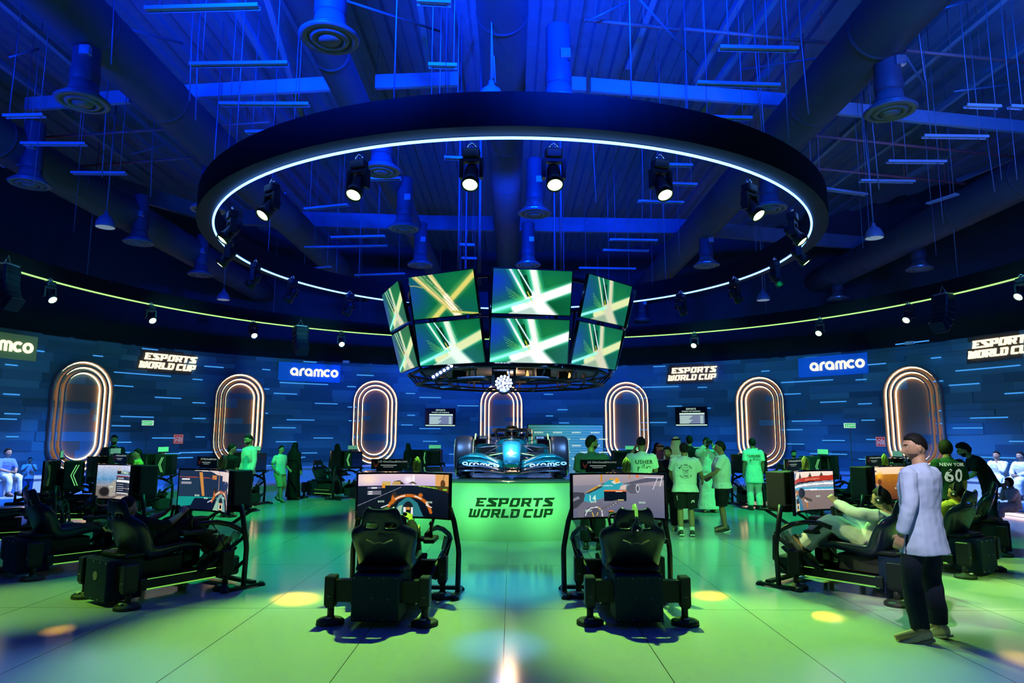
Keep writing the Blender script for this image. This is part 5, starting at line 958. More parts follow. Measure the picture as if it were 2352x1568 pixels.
    if headset:
        mb = MB(); mb.tube([hc + HR @ V((.094 * math.cos(a), -.01, .0 + .143 * math.sin(a))) for a in [PI * j / 14 for j in range(15)]], .012, 6); hs = mb.build('headset', M['rubber'], t)
        for s in (-1, 1): mb = MB(); mb.lathe([(.01, .0), (.045, .0), (.05, .015), (.042, .04), (.01, .042)], hc + HR @ V((s * .072, -.01, -.008)), HR @ V((s, 0, 0)), 16); mb.build('ear_cup', M['rubber'], hs)
        mb = MB(); mb.tube([hc + HR @ V((-.1, .02, -.03)), hc + HR @ V((-.085, .08, -.07)), hc + HR @ V((-.04, .115, -.075))], .004, 5); mb.build('microphone', M['rubber'], hs)
        mb = MB()
        for s in (-1, 1): mb.ball(hc + HR @ V((s * .116, -.01, -.008)), (.003, .012, .01), 8, 5, HR)
        mb.build('logo', M['print'], hs)
    shirt = None
    if top:
        mb = MB(); torso(mb, J, .022 + loose, hem, fat, stretch=1 + loose * 60)
        for n in 'RL': limb(mb, [J['sh' + n], J['el' + n], J['wr' + n]], ARM, .017 + loose * .7, sleeve)
        if hem and hem > .25: pass
        mb.tube([J['neck'] - nd * .12, J['neck'] + nd * .12], [.078, .07], 14)
        shirt = remesh(mb.build('shirt', M[top], t), vox, .02)
    if bottom:
        mb = MB(); P = [(J['pel'] + (J['waist'] - J['pel']) * .35, .155, .115), (J['pel'], .175, .13), (J['pel'] + (J['pel'] - J['waist']) * .4, .165, .125)]; d = (J['waist'] - J['pel']).normalized(); hx = (J['hipR'] - J['hipL']).normalized(); hx = (hx - d * hx.dot(d)).normalized(); y = d.cross(hx)
        mb.loft([ringe(c, hx, y, a + .012 + loose * .5, b + .012 + loose * .5) for c, a, b in P])
        for n in 'RL': limb(mb, [J['hip' + n], J['kn' + n], J['an' + n]], [(.095, .068, .004), (.066, .056, .006)], .012 + loose * .6 + (.02 if legf < .7 else 0), legf)
        remesh(mb.build('trousers' if legf > .7 else 'shorts', M[bottom], t), vox, .018)
    if robe:
        mb = MB(); torso(mb, J, .03 + loose, None, fat)
        for n in 'RL': limb(mb, [J['sh' + n], J['el' + n], J['wr' + n]], ARM, .024 + loose, .96)
        if over.get('seated'):
            for n in 'RL': limb(mb, [J['hip' + n], J['kn' + n], J['an' + n]], [(.1, .085, .004), (.085, .08, .004)], .025, .93)
            mb.loft([ringe(c, V((1, 0, 0)), V((0, 0, 1)), a, b) for c, a, b in ((J['pel'], .17, .11), (J['hipR'].lerp(J['hipL'], .5).lerp(J['knR'].lerp(J['knL'], .5), .5), .17, .09), (J['knR'].lerp(J['knL'], .5) + V((0, -.04, -.02)), .15, .07))])
        else:
            P = [(J['pel'] + V((0, 0, .1)), .16, .125), (J['pel'] - V((0, 0, .1)), .19, .155), (V((0, .0, .5)), .2, .17), (V((0, 0, .08)), .25, .2)]; mb.loft([ringe(c, V((1, 0, 0)), V((0, 1, 0)), a, b) for c, a, b in P])
        shirt = remesh(mb.build('robe', M[robe], t), vox, .022)
    if scarf:
        m_ = {'ghutra': 'ghutra', 'red': 'redcloth', 'hijab': 'abaya', 'niqab': 'abaya'}[scarf]; mb = MB()
        def sf(x, y, z):
            p = headp(x, y, z); f = sm(.03, .08, p.y) * sm(.075, .05, p.z) if scarf != 'niqab' else sm(.04, .08, p.y) * g(p.z - .01, .02); o = .02 * (1 - f) - .014 * f; return hc + HR @ (p + V((x, y, z)) * o)
        mb.loft(head_grid(sf, 36, 28)); b = HR @ V((0, -1, 0)); b.z = 0
        mb.loft([ringe(hc + b * o + V((0, 0, z)), V((1, 0, 0)), V((0, 1, 0)), rx, ry) for z, rx, ry, o in ((.03, .09, .08, .02), (-.07, .11, .09, .03), (-.16, .17, .12, .03), (-.3, .2, .135, .03), (-.42, .19, .14, .04))])
        s = remesh(mb.build('head_cloth', M[m_], t), vox, .012)
        if scarf in ('ghutra', 'red'):
            mb = MB()
            for z in (.075, .09): mb.tube([hc + HR @ V((.085 * math.cos(a), .105 * math.sin(a) - .005, z + .01 * math.sin(a))) for a in [2 * PI * j / 20 for j in range(20)]], .009, 6, closed=True)
            mb.build('agal', M['hair'], s)
    if shoes:
        for n in 'RL':
            a, e = J['an' + n], J['toe' + n]; f = (e - a); L = f.length; f.normalize(); up = V(over.get('shoeup', (0, 0, 1))); x = f.cross(up).normalized(); u = x.cross(f).normalized(); c = a - u * .03
            mb = MB(); mb.loft([ringe(c + f * y * L / .21 + u * z, x, u, rx, rz, 14) for y, z, rx, rz in ((-.075, .0, .022, .03), (-.06, .0, .036, .046), (0, .008, .042, .058), (.07, -.008, .046, .042), (.14, -.02, .05, .03), (.2, -.028, .044, .022), (.225, -.03, .02, .012))])
            sh = remesh(mb.build('shoe', M[shoes], t), .007)
            mb = MB(); pl = [(-.04, -.075), (.04, -.075), (.046, 0), (.054, .12), (.045, .2), (.0, .232), (-.045, .2), (-.054, .12), (-.046, 0)]
            mb.prism(pl, .02, frame(c - u * .056, x, f * (L / .21), u)); mb.build('sole', M['sole' if shoes == 'beige' else 'sock' if shoes in ('shoegrey', 'shoeblack') and legf < .7 else 'rubber'], sh)
    if socks:
        mb = MB()
        for n in 'RL': mb.tube([J['an' + n], J['an' + n].lerp(J['kn' + n], .2)], [.045, .05], 10)
        mb.build('socks', M['sock'], t)
    return t, J, shirt
def back_print(t, shirt, lines, m, z0=1.3, front=False, wrap=True):
    mb = MB()
    for s, size, dx, z in lines:
        T = frame((dx, .3 if front else -.3, z), (-1 if front else 1, 0, 0), (0, 0, 1), (0, 1 if front else -1, 0))
        if callable(s): s(mb, T)
        else: text_mb(mb, s, size, T, d=.0005, bold=.02)
    o = mb.build('shirt_print', m, t); k = o.modifiers.new('lie', 'SHRINKWRAP'); k.target = shirt; k.wrap_method = 'PROJECT'; k.use_project_y = True; k.use_positive_direction = not front; k.use_negative_direction = front; k.offset = .004; k.wrap_mode = 'ABOVE_SURFACE'
    return o
def at(u, y): p = PY(u, 1000, y); return (p.x, p.y, 0)
def PX(u, y): return at(u, y)

# the man in front
P1 = PZ(2138, 1468)
person('man standing at right front in light blue shirt, navy trousers and beige shoes', (P1.x, P1.y, 0), -28, 1.79, dict(elL=(-.24, -.06, 1.13), wrL=(-.265, .02, .885), elR=(.24, .02, 1.13), wrR=(.2, .18, .93), anL=(-.16, -.02, .085), toeL=(-.32, .11, .03), knL=(-.135, .05, .5), anR=(.14, .0, .085), toeR=(.17, .2, .03), knR=(.14, .04, .5)), hair='fade', beard=True, top='shirtblue', sleeve=.97, hem=.24, bottom='navy', shoes='beige', hy=-55, hp=-3, vox=.007, beardmat='stubble', fat=1.08, loose=.004, curl=.45)
# drivers: seated in the simulators
DRV = dict(pel=(0, .03, .57), waist=(0, -.05, .67), chest=(0, -.12, .79), neck=(0, -.165, .915), head=(0, -.14, 1.02), sh=(.18, -.125, .875), el=(.25, .1, .76), wr=(.16, .33, .865), hip=(.1, .06, .55), kn=(.15, .44, .78), an=(.12, .82, .43), toe=(.12, .92, .57), shoeup=(0, -.75, .6), hdR=V((-.15, .5, .55)), hdL=V((.15, .5, .55)), thR=(-1, 0, .5), thL=(1, 0, .5), seated=1)
def driver(k, label, **kw):
    p = rigM(k) @ V((0, .47, 0)); o = dict(DRV); o.update(kw.pop('over', {})); f = {n: -math.degrees(RIGS[n].rotation_euler.z) for n in RIGS}[k]
    kw.setdefault('palm', {'R': (-.7, .5, -.4), 'L': (.7, .5, -.4)}); kw.setdefault('curl', 1.0)
    return person(label, (p.x, p.y, 0), f, 1.735, o, **kw)
driver('right', 'man in a white robe and headset lying back driving in the right racing seat', over=dict(elL=(-.26, .1, .9), wrL=(-.17, .36, 1.0), head=(0, -.09, 1.06)), robe='cotton', headset=True, glasses=True, hair='short', shoes='shoegrey', vox=.009, fat=1.25, hp=-6)
driver('left', 'driver in dark clothes with bare forearms lying back in the left racing seat', over=dict(head=(0, -.2, .965), neck=(0, -.19, .86), chest=(0, -.13, .76), sh=(.18, -.15, .82)), top='blackcloth', sleeve=.6, hem=.02, bottom='blackcloth', shoes='limey', hair='short', vox=.009)
driver('far_right', 'man in a yellow shirt with headset seated in the far right racing seat', top='yellow', sleeve=.5, hem=.04, bottom='blackcloth', headset=True, glasses=True, hair='short', hp=-4, vox=.01)
t, J, s = driver('near_left', 'driver with yellow lit hands almost hidden by the near left racing seat', top='blackcloth', sleeve=.95, hem=.02, bottom='blackcloth', shoes='limey', skin='glove', hair='short', hp=-10, over=dict(head=(.0, -.1, .92), neck=(0, -.14, .82), chest=(0, -.1, .73), sh=(.17, -.1, .78), wr=(.15, .36, .86)))  # skin coloured yellow for the light on the hands
for n, sx in (('R', 1), ('L', -1)):
    for dz in (.0, .05):
        mb = MB(); mb.tube([J['hip' + n] + V((sx * .122, .1, dz)), J['hip' + n].lerp(J['kn' + n], .6) + V((sx * .105, 0, dz)), J['kn' + n] + V((sx * .085, 0, dz - .02)), J['kn' + n].lerp(J['an' + n], .5) + V((sx * .075, .03, dz - .02)), J['an' + n] + V((sx * .06, .02, dz))], .008, 5); mb.build('yellow_stripe', M['glove'], t)
# the group at right of the stage
t, J, s = person('man in a teal grey shirt and long black lower robe standing by the stage', tuple(PZ(1362, 1260)), 15, 1.78, {}, top='greycloth', hem=.1, bottom='abaya', legf=.97, hair='short', beard=True, hy=55, skin='skin2', loose=.03)
t, J, s = person('man with USHER on his white T-shirt back, hand to his ear', PX(1472, 12.4), 5, 1.76, dict(elL=(-.28, .1, 1.2), wrL=(-.12, .12, 1.5), elR=(.26, .06, 1.13), wrR=(.15, .24, 1.2)), top='tee', hem=.12, bottom='blackcloth', hair='fade', skin='skin2', loose=.012, legf=.97)
def arabic(mb, T):
    for q in ([(.11, .0), (.1, .03), (.07, .03), (.06, 0), (-.1, 0), (-.11, -.03)], [(.045, 0), (.045, .028)], [(.0, .0), (.0, .035), (-.03, .04), (-.045, .02), (-.02, 0)], [(-.0, .03), (-.0, .075)], [(-.075, 0), (-.1, .025), (-.115, 0), (-.1, -.012), (-.11, -.06)]): stroke(mb, q, .011, .0005, T)
    rects(mb, [(.04, .04, .05, .05), (-.03, .055, -.02, .065)], .0005, T)
back_print(t, s, [('USHER', .095, 0.03, 1.3), (arabic, 0, .03, 1.2)], M['printdark'])
def round_print(mb, T):
    K = T
    for txt, r, a0, a1, sz in (('BEST FEELINGS', .125, 150, 30, .04), ('IS WHAT IT IS ALL THERE', .13, 215, 325, .022)):
        for i, ch in enumerate(txt):
            a = R(a0 + (a1 - a0) * i / (len(txt) - 1)); up = 1 if a0 < 180 else -1
            text_mb(mb, ch, sz, bold=.03, M=K @ Matrix.Translation((r * math.cos(a), r * math.sin(a) * .95, 0)) @ Matrix.Rotation(a - PI / 2 if up > 0 else a + PI / 2, 4, 'Z'), d=.0005)
    stroke(mb, [(x, y + .05) for x, y in arc(0, 0, .05, 200, 340, 8)], .008, .0005, K); stroke(mb, [(x * 1.3, y * .5 + .05) for x, y in arc(0, 0, .05, 0, 340, 14)], .005, .0005, K, True)
    for q in ([(-.06, .0), (-.03, -.03), (-.05, -.06)], [(.0, .02), (.02, -.02), (-.01, -.04)], [(.05, .01), (.03, -.03), (.06, -.05)], [(-.02, -.02), (.0, -.06)]): stroke(mb, q, .006, .0005, K)
    text_mb(mb, 'TIMES', .035, K @ Matrix.Translation((0, -.085, 0)), d=.0005)
t, J, s = person('boy in white T-shirt with a round dark back print and black shorts', tuple(PZ(1577, 1230)), 8, 1.66, dict(elR=(.3, .05, 1.18), wrR=(.36, .26, 1.02), elL=(-.25, .06, 1.15), wrL=(-.22, .24, 1.05)), top='tee', hem=.14, bottom='blackcloth', legf=.48, hair='short', fat=1.2, loose=.03, skin='skin2', socks=True)
back_print(t, s, [(round_print, 0, 0, 1.2)], M['printdark'])
mb = MB(); text_mb(mb, 'GIVE', .06, frame((.13, -.23, .62), (1, 0, 0), (0, 0, 1), (0, -1, 0)), d=.003); text_mb(mb, 'GIV', .06, frame((-.2, -.17, .7), (0, 0, -1), (1, -.3, 0), (0, -1, 0)), d=.003); o = mb.build('shorts_print', M['print'], t)
k = o.modifiers.new('lie', 'SHRINKWRAP'); k.target = [c for c in t.children if c.name.startswith('shorts') and 'print' not in c.name][0]; k.offset = .006; k.wrap_mode = 'ABOVE_SURFACE'
person('boy in a plain white T-shirt and black shorts standing in profile facing left', tuple(PZ(1662, 1220)), -75, 1.68, dict(elR=(.22, .0, 1.14), wrR=(.2, .2, 1.02), elL=(-.24, .1, 1.15), wrL=(-.16, .3, 1.05)), top='tee', hem=.12, bottom='blackcloth', legf=.5, hair='boy', fat=1.35, loose=.022, skin='skin2')
person('boy in black looking towards the camera beside the boy with the round print', PX(1532, 13.4), -150, 1.57, {}, top='blackcloth', hem=.1, bottom='blackcloth', legf=.97, hair='boy', skin='skin2', loose=.01, shoes='shoegrey')
person('man in a beige head cloth with black cord, seen from behind the two boys', PX(1552, 14.6), 40, 1.76, {}, robe='cotton', scarf='ghutra', hair=None)
person('person with a red and white head cloth half hidden behind the boy in black', PX(1516, 15.6), -20, 1.6, {}, robe='cotton', scarf='red', hair=None)
person('woman in a black face veil far behind the man with USHER on his back', PX(1509, 16.8), 180, 1.62, {}, robe='abaya', scarf='niqab', hair=None)
t, J, s = person('man in white holding a camera up to his face', PX(1622, 16.6), 180, 1.76, dict(el=(.26, .14, 1.33), wr=(.09, .2, 1.55), hdR=V((-.3, -.3, 1)), hdL=V((.3, -.3, 1))), robe='tee', hair='short', skin='skin2', curl=.9, palm={'R': (-.5, -.8, 0), 'L': (.5, -.8, 0)}, beard=True)
c = PX(1622, 16.6); t = tag(empty('camera', (c[0], c[1] - .24, 1.66)), 'small black camera held to the face of the man in white', 'camera'); mb = MB(); mb.rbox((0, 0, 0), (.14, .06, .09), .015, .01); mb.build('camera_body', M['black'], t); mb = MB(); mb.lathe([(.03, 0), (.032, .05), (.01, .05)], (0, -.03, 0), (0, -1, 0), 14); mb.build('lens', M['gloss'], t)
person('man in a dark shirt far off, left of the man with the camera', PX(1583, 17.6), 10, 1.8, {}, top='blackcloth', bottom='blackcloth', hair='short', skin='skin2')
t, J, s = person('man far off with USHER on his long white shirt, before the second arch from right', PX(1727, 17.2), 2, 1.74, {}, top='tee', hem=.3, bottom='cotton', hair='short', loose=.012, skin='skin2')
back_print(t, s, [('USHER', .085, 0, 1.3), (arabic, 0, 0, 1.2)], M['printdark'])
person('bearded man in dark shirt facing us far behind the red wall screen', PX(1821, 18.6), 185, 1.42, {}, top='navy', bottom='navy', hair='short', beard=True)
t, J, s = person('person in a dark green NEW YORK 60 jersey behind the man in light blue', PX(2170, 10.6), 0, 1.72, {}, top='jersey', sleeve=.5, bottom='blackcloth', hair='long', loose=.015)
back_print(t, s, [('NEW YORK', .068, 0, 1.37), ('60', .27, 0, 1.2)], M['print'])
t, J, s = person('man with curly hair in a black T-shirt leaning forward at right', PX(2262, 12.7), -70, 1.74, dict(waist=(0, .05, 1.1), chest=(0, .14, 1.25), neck=(0, .25, 1.4), head=(0, .36, 1.53), sh=(.18, .21, 1.36), elR=(.24, .3, 1.1), wrR=(.12, .5, 1.12), elL=(-.24, .28, 1.1), wrL=(-.16, .48, 1.0)), top='blackcloth', bottom='navy', hair='curly', beard=True, glasses=True, hp=-18)
# on the bench at right
def SEAT(z): return dict(pel=(0, 0, z + .09), waist=(0, -.0, z + .24), chest=(0, .03, z + .4), neck=(0, .05, z + .57), head=(0, .09, z + .72), sh=(.18, .04, z + .52), el=(.24, .14, z + .28), wr=(.08, .34, z + .2), hip=(.1, .03, z + .08), kn=(.16, .45, z + .05), an=(.16, .45, z - .36), toe=(.17, .65, z - .41), seated=1)
def bench_pos(u, r=14.62): a = PWALL(u, 1050, r)[0]; p = pol(a, r); return (p.x, p.y, 0), math.degrees(math.atan2(CX - p.x, CY - p.y))
p, f = bench_pos(2293); person('man in a white robe sitting on the bench at right, hand to his face', (p[0], p[1], .1), f - 10, 1.735, dict(SEAT(.46), elL=(-.2, .25, .72), wrL=(-.06, .2, .98)), robe='cotton', hair='short', vox=.013)
p, f = bench_pos(2349); person('man in white robe on the bench, cut by the right picture edge', (p[0], p[1], .1), f, 1.735, SEAT(.46), robe='cotton', hair='short', vox=.013)
p = PY(2334, 1190, 14.9); q = SEAT(.3); q['seated'] = 1; person('child in blue top and patterned skirt sitting low at the right edge', (p.x, p.y, 0), -80, 1.4, dict(q, el=(.2, .2, .55), wr=(.05, .2, .86), hdR=V((0, .1, 1)), hdL=V((0, .1, 1)), an=(.13, .45, .08), toe=(.14, .6, .03)), robe='pattern', top='blueball', sleeve=.6, hem=.02, hair='long', vox=.012)
# people at left
p, f = bench_pos(12); person('man in white trousers on the bench, cut by the left picture edge', (p[0], p[1], .1), f, 1.735, SEAT(.46), top='blueball', sleeve=.5, bottom='cotton', hair='short', vox=.013)
p = PZ(60, 1146, .1); t, J, s = person('small child in white T-shirt and jeans standing drinking before the left bench', (p.x, p.y, .1), 140, 1.08, dict(elL=(-.24, .1, 1.15), wrL=(-.1, .22, 1.36), elR=(.26, .08, 1.15), wrR=(.12, .22, 1.3), hdR=V((-.4, .3, 1)), hdL=V((.4, .3, 1))), top='tee', bottom='blueball', hair='short')
t, J, s = person('bearded man with a lanyard over a navy shirt standing behind the far left simulator', PX(263, 17.4), 160, 1.77, dict(el=(.25, .0, 1.15), wr=(.1, .24, 1.1)), top='navy', sleeve=.5, bottom='navy', hair='fade', beard=True)
mb = MB()
for x in (-1, 1): mb.tube([(x * .07, .06, 1.45), (x * .06, .14, 1.34), (x * .01, .165, 1.15)], .008, 5)
mb.box((0, .17, 1.1), (.07, .008, .1)); mb.build('lanyard', M['lanyard'], t)
person('child in a lime shirt beside the man with the lanyard', PX(320, 15.3), -130, 1.46, {}, top='limey', bottom='navy', hair='boy')
person('man in black seen from behind in front of the second arch from the left', PX(534, 15.3), 20, 1.58, {}, top='blackcloth', bottom='blackcloth', hair='short', hy=40)
person('man in pale shirt looking down before the second arch from left', PX(573, 16.3), -140, 1.79, {}, top='tee', sleeve=.9, bottom='navy', hair='fade', beard=True, hp=-12)
p = PZ(640, 1152); person('young man in a white T-shirt and beige shorts walking at left of the stage', (p.x, p.y, 0), 120, 1.5, dict(anL=(-.1, -.2, .12), toeL=(-.1, -.02, .03), knL=(-.1, .06, .5), knR=(.1, .16, .5), anR=(.1, .2, .085), toeR=(.11, .4, .03), elR=(.24, -.1, 1.13), wrR=(.22, .06, .95), wrL=(-.2, .2, .98)), top='tee', bottom='khaki', legf=.55, hair='short', glasses=True)
p = PZ(672, 1147); person('woman in a black robe and head scarf standing beside the young man in beige shorts', (p.x, p.y, 0), 30, 1.58, {}, robe='abaya', scarf='hijab', hair=None)
person('woman in a black robe standing behind the simulator left of the stage', PX(776, 21.9), -30, 1.52, {}, robe='abaya', scarf='hijab', hair=None)
person('woman in a black robe far off behind the near left screen', PX(938, 24.5), -60, 1.52, {}, robe='abaya', scarf='hijab', hair=None)

# ------------------------------------------------------------------ the race car on the stage
M.update(paint=mat('car_green_paint', (.0, .16, .15), .22, .55, coat=1), paintlight=mat('car_paint_lit', (.03, .42, .42), .25, .35, coat=1), carbonf=mat('carbon_fibre', (.015, .017, .02), .28, coat=.7), tyre=mat('tyre', (.012, .012, .013), .42), tyreband=mat('tyre_yellow_band', (.55, .45, .12), .5), limeline=mat('lime_line', (.45, .55, .1), .4), carwhite=mat('car_lettering', (.8, .82, .8), .4), rimm=mat('wheel_cover', (.02, .02, .025), .3, .4))
car = empty('race_car', (.0, 13.33, 1.0), 0, 'dark green open wheel racing car with halo on the round stage, nose to the camera', 'race car'); car.scale = (1.06,) * 3
def sect(y, hw, zc, h, p=3): return ringe(V((0, y, zc)), V((1, 0, 0)), V((0, 0, 1)), hw, h / 2, 20, p)
mb = MB(); mb.loft([sect(-1.0, .1, .235, .06), sect(-.97, .13, .25, .1), sect(-.6, .15, .34, .2), sect(-.2, .17, .44, .25), sect(.2, .185, .5, .28), sect(.6, .22, .5, .34)]); nose = mb.build('nose', M['paintlight'], car)  # paler copy of the body paint, its lit look put into the colour
mb = MB(); T = frame((0, -.5, .53), (1, 0, 0), (0, .52, .85), (0, -.85, .52)); T = Matrix.Translation((0, -.78, .38)) @ Matrix.Rotation(R(26), 4, 'X')
text_mb(mb, 'ASTON MARTIN', .032, T @ Matrix.Translation((0, .12, .06)), d=.004); text_mb(mb, 'COGNIZANT', .03, T @ Matrix.Translation((0, .0, .045)), d=.004)
for s in (-1, 1): rects(mb, [[(s * .02, .16), (s * .11, .19), (s * .1, .2), (s * .02, .19)], [(s * .02, .2), (s * .12, .215), (s * .11, .225), (s * .02, .22)]], .004, T @ Matrix.Translation((0, 0, .06)))
k = mb.build('nose_lettering', M['carwhite'], nose); q = k.modifiers.new('lie', 'SHRINKWRAP'); q.target = nose; q.offset = .004; q.wrap_mode = 'ABOVE_SURFACE'
mb = MB(); mb.loft([sect(.6, .22, .5, .34), sect(1.0, .33, .46, .46), sect(1.3, .36, .44, .5), sect(1.9, .36, .46, .54), sect(2.6, .28, .42, .5), sect(3.5, .12, .36, .36)]); mb.build('monocoque', M['paint'], car)
mb = MB(); mb.lathe([(.01, 0), (.24, 0), (.27, .03), (.27, .05), (.22, .06), (.01, .05)], (0, 1.32, .66), n=24); mb.build('cockpit_rim', M['carbonf'], car)
for s in (-1, 1):
    mb = MB(); mb.loft([ringe(V((s * x, y, z)), V((1, 0, 0)), V((0, 0, 1)), a, b, 18, 3.5) for y, x, z, a, b in ((1.35, .5, .4, .2, .17), (1.45, .52, .39, .24, .19), (2.0, .52, .36, .25, .19), (2.8, .42, .28, .2, .14), (3.3, .3, .22, .1, .08))]); sp = mb.build('sidepod', M['paint'], car)
    mb = MB(); mb.box((s * .5, 1.335, .42), (.3, .03, .16)); mb.build('air_inlet', M['carbonf'], sp)
mb = MB(); mb.loft([ringe(V((0, y, z)), V((1, 0, 0)), V((0, 0, 1)), a, b, 16, 2.5) for y, z, a, b in ((1.75, .82, .09, .1), (1.8, .82, .15, .13), (2.2, .76, .17, .2), (2.8, .6, .1, .2), (3.5, .5, .03, .12))]); a = mb.build('engine_cover', M['paint'], car)
mb = MB(); mb.lathe([(.095, 0), (.12, -.02), (.1, -.06), (.09, 0)], (0, 1.75, .82), (0, 1, 0), 18); mb.build('air_intake', M['carbonf'], a)
mb = MB(); mb.prism([(-.78, 1.1), (.78, 1.1), (.8, 2.0), (.75, 3.4), (-.75, 3.4), (-.8, 2.0)], .03, Matrix.Translation((0, 0, .06))); mb.build('floor_plate', M['carbonf'], car)
mb = MB(); mb.tube([(0, .72, .6), (0, .8, .74), (0, .92, .83)], [.02, .024, .03], 10); mb.tube([(s * 1 * x, y, z) for s, x, y, z in [(-1, .3, 1.75, .72), (-1, .33, 1.45, .82), (-1, .28, 1.1, .85), (-1, .16, .95, .845), (1, 0, .91, .84), (1, .16, .95, .845), (1, .28, 1.1, .85), (1, .33, 1.45, .82), (1, .3, 1.75, .72)]], .034, 10); mb.build('halo', M['carbonf'], car)
# wings
def blade(mb, pts):      # pts: (x, y0, z0, y1, z1) along the span
    mb.loft([[V((x, y0, z0)), V((x, (y0 + y1) / 2, (z0 + z1) / 2 + .016)), V((x, y1, z1)), V((x, (y0 + y1) / 2, (z0 + z1) / 2 - .01))] for x, y0, z0, y1, z1 in pts])
mb = MB(); X = [-.94, -.8, -.55, -.3, -.12, .12, .3, .55, .8, .94]
def zz(x, k): a = abs(x); return .085 + .03 * k + .045 * sm(.1, .6, a) * (1 + .9 * k) * (1 - .35 * sm(.75, .95, a)) 
blade(mb, [(x, -1.0 + .18 * abs(x), zz(x, 0), -.78 + .18 * abs(x), zz(x, 0) + .035) for x in X]); fw = mb.build('front_wing', M['carbonf'], car)
for sgn in (-1, 1):
    for k in (1, 2, 3):
        mb = MB(); blade(mb, [(sgn * x, -.98 + .13 * k + .18 * x, zz(x, k * .8) + .01 * k, -.84 + .13 * k + .18 * x, zz(x, k * .8) + .02 + .04 * k) for x in (.13, .25, .4, .55, .75, .93)]); mb.build('flap', M['paint' if k > 1 else 'carbonf'], fw)
    mb = MB(); mb.prism([(-.82, .06), (-.35, .06), (-.35, .3), (-.5, .32), (-.8, .16)], .014, frame((sgn * .945 - .007, 0, 0), (0, 1, 0), (0, 0, 1), (1, 0, 0))); mb.build('end_plate', M['carbonf'], fw)
    mb = MB(); aramco(mb, .055, Matrix.Translation((sgn * .58, -.66, .24)) @ Matrix.Rotation(-sgn * R(4), 4, 'Y') @ Matrix.Rotation(R(62), 4, 'X') @ Matrix.Diagonal((1.9, 1.2, 1, 1)), .004); mb.build('lettering', M['carwhite'], fw)
    mb = MB(); mb.bar((sgn * .1, -.86, .11), (sgn * .11, -.8, .24), .015, .06); mb.build('pylon', M['carbonf'], fw)
mb = MB(); blade(mb, [(x, 3.62, .72, 3.9, .8) for x in (-.48, 0, .48)]); rw = mb.build('rear_wing', M['carbonf'], car)
mb = MB(); mb.bar((-.46, 3.8, .87), (.46, 3.8, .87), .1, .1, (0, 1, 0)); mb.build('upper_flap', M['carwhite'], rw)
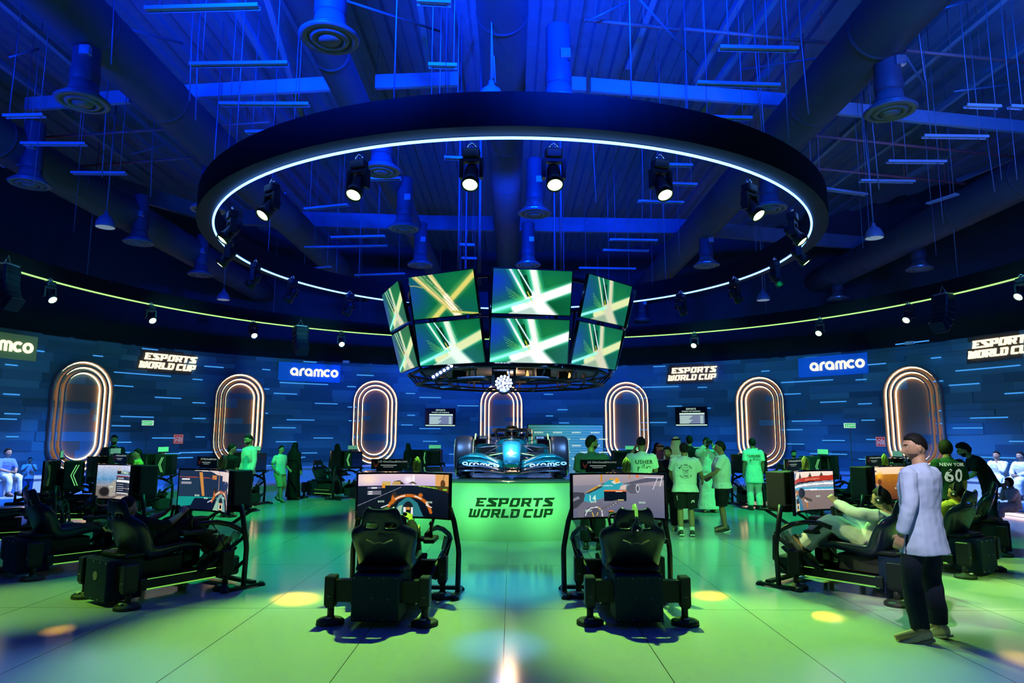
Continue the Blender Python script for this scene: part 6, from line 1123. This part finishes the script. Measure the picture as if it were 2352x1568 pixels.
for s in (-1, 1):
    mb = MB(); mb.prism([(3.55, .45), (4.0, .5), (4.02, .9), (3.6, .88)], .015, frame((s * .49 - .007, 0, 0), (0, 1, 0), (0, 0, 1), (1, 0, 0))); mb.build('end_plate', M['paint'], rw)
    mb = MB(); mb.bar((s * .05, 3.7, .4), (s * .05, 3.75, .74), .02, .08); mb.build('pylon', M['carbonf'], rw)
    mb = MB(); mb.rbox((s * .56, 1.05, .7), (.2, .09, .07), .02, .01); mb.tube([(s * .34, 1.15, .62), (s * .48, 1.05, .68)], .008, 6); mr = mb.build('mirror', M['carbonf'], car)
    mb = MB(); text_mb(mb, 'BOSS', .06, frame((s * .56, 1.003, .7), (1, 0, 0), (0, 0, 1), (0, -1, 0)), d=.002); mb.build('lettering', M['carwhite'], mr)
    for nm, y, w, r in (('front_wheel', 0, .34, .365), ('rear_wheel', 3.55, .42, .365)):
        x = s * (.855 if y == 0 else .8); h = w / 2
        mb = MB(); mb.lathe([(.24, -h), (.3, -h), (.345, -h + .03), (r, -h + .08), (r, h - .08), (.345, h - .03), (.3, h), (.24, h)], (x, y, r), (1, 0, 0), 40, closed=True); wh = mb.build(nm, M['tyre'], car)
        mb = MB(); mb.lathe([(.01, -h + .03), (.1, -h + .02), (.245, -h + .01), (.245, h - .01), (.1, h - .02), (.01, h - .03)], (x, y, r), (1, 0, 0), 28); mb.build('rim', M['rimm'], wh)
        for e in (-1, 1):
            mb = MB(); mb.lathe([(.29, e * (h + .001)), (.31, e * (h - .0)), (.31, e * (h - .012)), (.29, e * (h - .01))], (x, y, r), (1, 0, 0), 40, closed=True); mb.build('sidewall_band', M['tyreband'], wh)
    mb = MB(); mb.tube([(s * (.855 - .2) , .0 + .36 * math.cos(a), .365 + .4 * math.sin(a)) for a in [R(60 + 9 * i) for i in range(9)]], .014, 6, flat=1); mb.build('wheel_winglet', M['limeline'], car)
    for p, q, r in (((.16, -.05, .56), (.7, .02, .5), .016), ((.16, .45, .58), (.7, .05, .5), .016), ((.15, -.1, .36), (.7, 0, .24), .016), ((.18, .5, .36), (.7, .04, .24), .016), ((.17, .1, .57), (.7, .03, .3), .012), ((.16, -.2, .44), (.7, -.1, .4), .012)):
        mb = MB(); mb.tube([(s * p[0], p[1], p[2]), (s * q[0], q[1], q[2])], r, 6, flat=.5); mb.build('suspension_arm', M['carbonf'], car)
    mb = MB(); mb.loft([[V((s * .12, -.25, .42)), V((s * .12, -.2, .42)), V((s * .12, -.2, .44)), V((s * .12, -.25, .44))], [V((s * .45, -.2, .36)), V((s * .45, -.15, .36)), V((s * .45, -.15, .38)), V((s * .45, -.2, .38))]]); mb.build('turning_vane', M['limeline'], car)
    mb = MB(); mb.prism([(-.05, 0), (.05, 0), (.05, .05), (-.05, .05)], .06, frame((s * .9, 12.94, 1.0), (1, 0, 0), (0, 0, 1), (0, -1, 0))); tag(mb.build('wheel_chock', M['white']), 'small white block in front of the car\'s ' + ('right' if s > 0 else 'left') + ' hand tyre as seen', 'wheel chock')
for s in (-1, 1):
    pass


# ------------------------------------------------------------------ look-alikes overhead are told apart by their place
bpy.context.view_layer.update()
def _proj(o):
    bb = [o.matrix_world @ Vector(c) for c in o.bound_box] if o.type == 'MESH' else [o.matrix_world.translation]
    p = sum(bb, Vector()) / len(bb) - Vector((0, 0, HC)); c, s = math.cos(PITCH), math.sin(PITCH); y = max(.1, c * p.y + s * p.z); return 1176 + FPX * p.x / y, 784 - FPX * (-s * p.y + c * p.z) / y
ORD = ['first', 'second', 'third', 'fourth', 'fifth', 'sixth', 'seventh', 'eighth', 'ninth', 'tenth', 'eleventh', 'twelfth']
def place_labels(name, base, per=7):
    L = sorted([o for o in bpy.data.objects if o.parent is None and o.name.split('.')[0] == name and 'label' in o], key=lambda o: _proj(o)[1]); k = max(1, round(len(L) / per)); n = math.ceil(len(L) / k)
    for r in range(k):
        row = sorted(L[r * n:(r + 1) * n], key=lambda o: _proj(o)[0])
        for i, o in enumerate(row): o['label'] = base + ', ' + ORD[i] + ' from left' + (' in the ' + ORD[r] + ' row down' if k > 1 else '')
place_labels('hanging_tray', 'slim grey lighting tray on thin rods'); place_labels('ceiling_diffuser', 'round ringed air diffuser'); place_labels('roof_purlin', 'slim pale roof purlin')
place_labels('sprinkler_pipe', 'thin reddish sprinkler pipe under the roof', 12); place_labels('brace_rod', 'thin slanting brace rod under the roof', 12); place_labels('hanging_rod', 'thin upright hanger rod'); place_labels('roof_beam', 'flat roof beam running across', 6); place_labels('moving_head', 'black spot light with glowing lens')
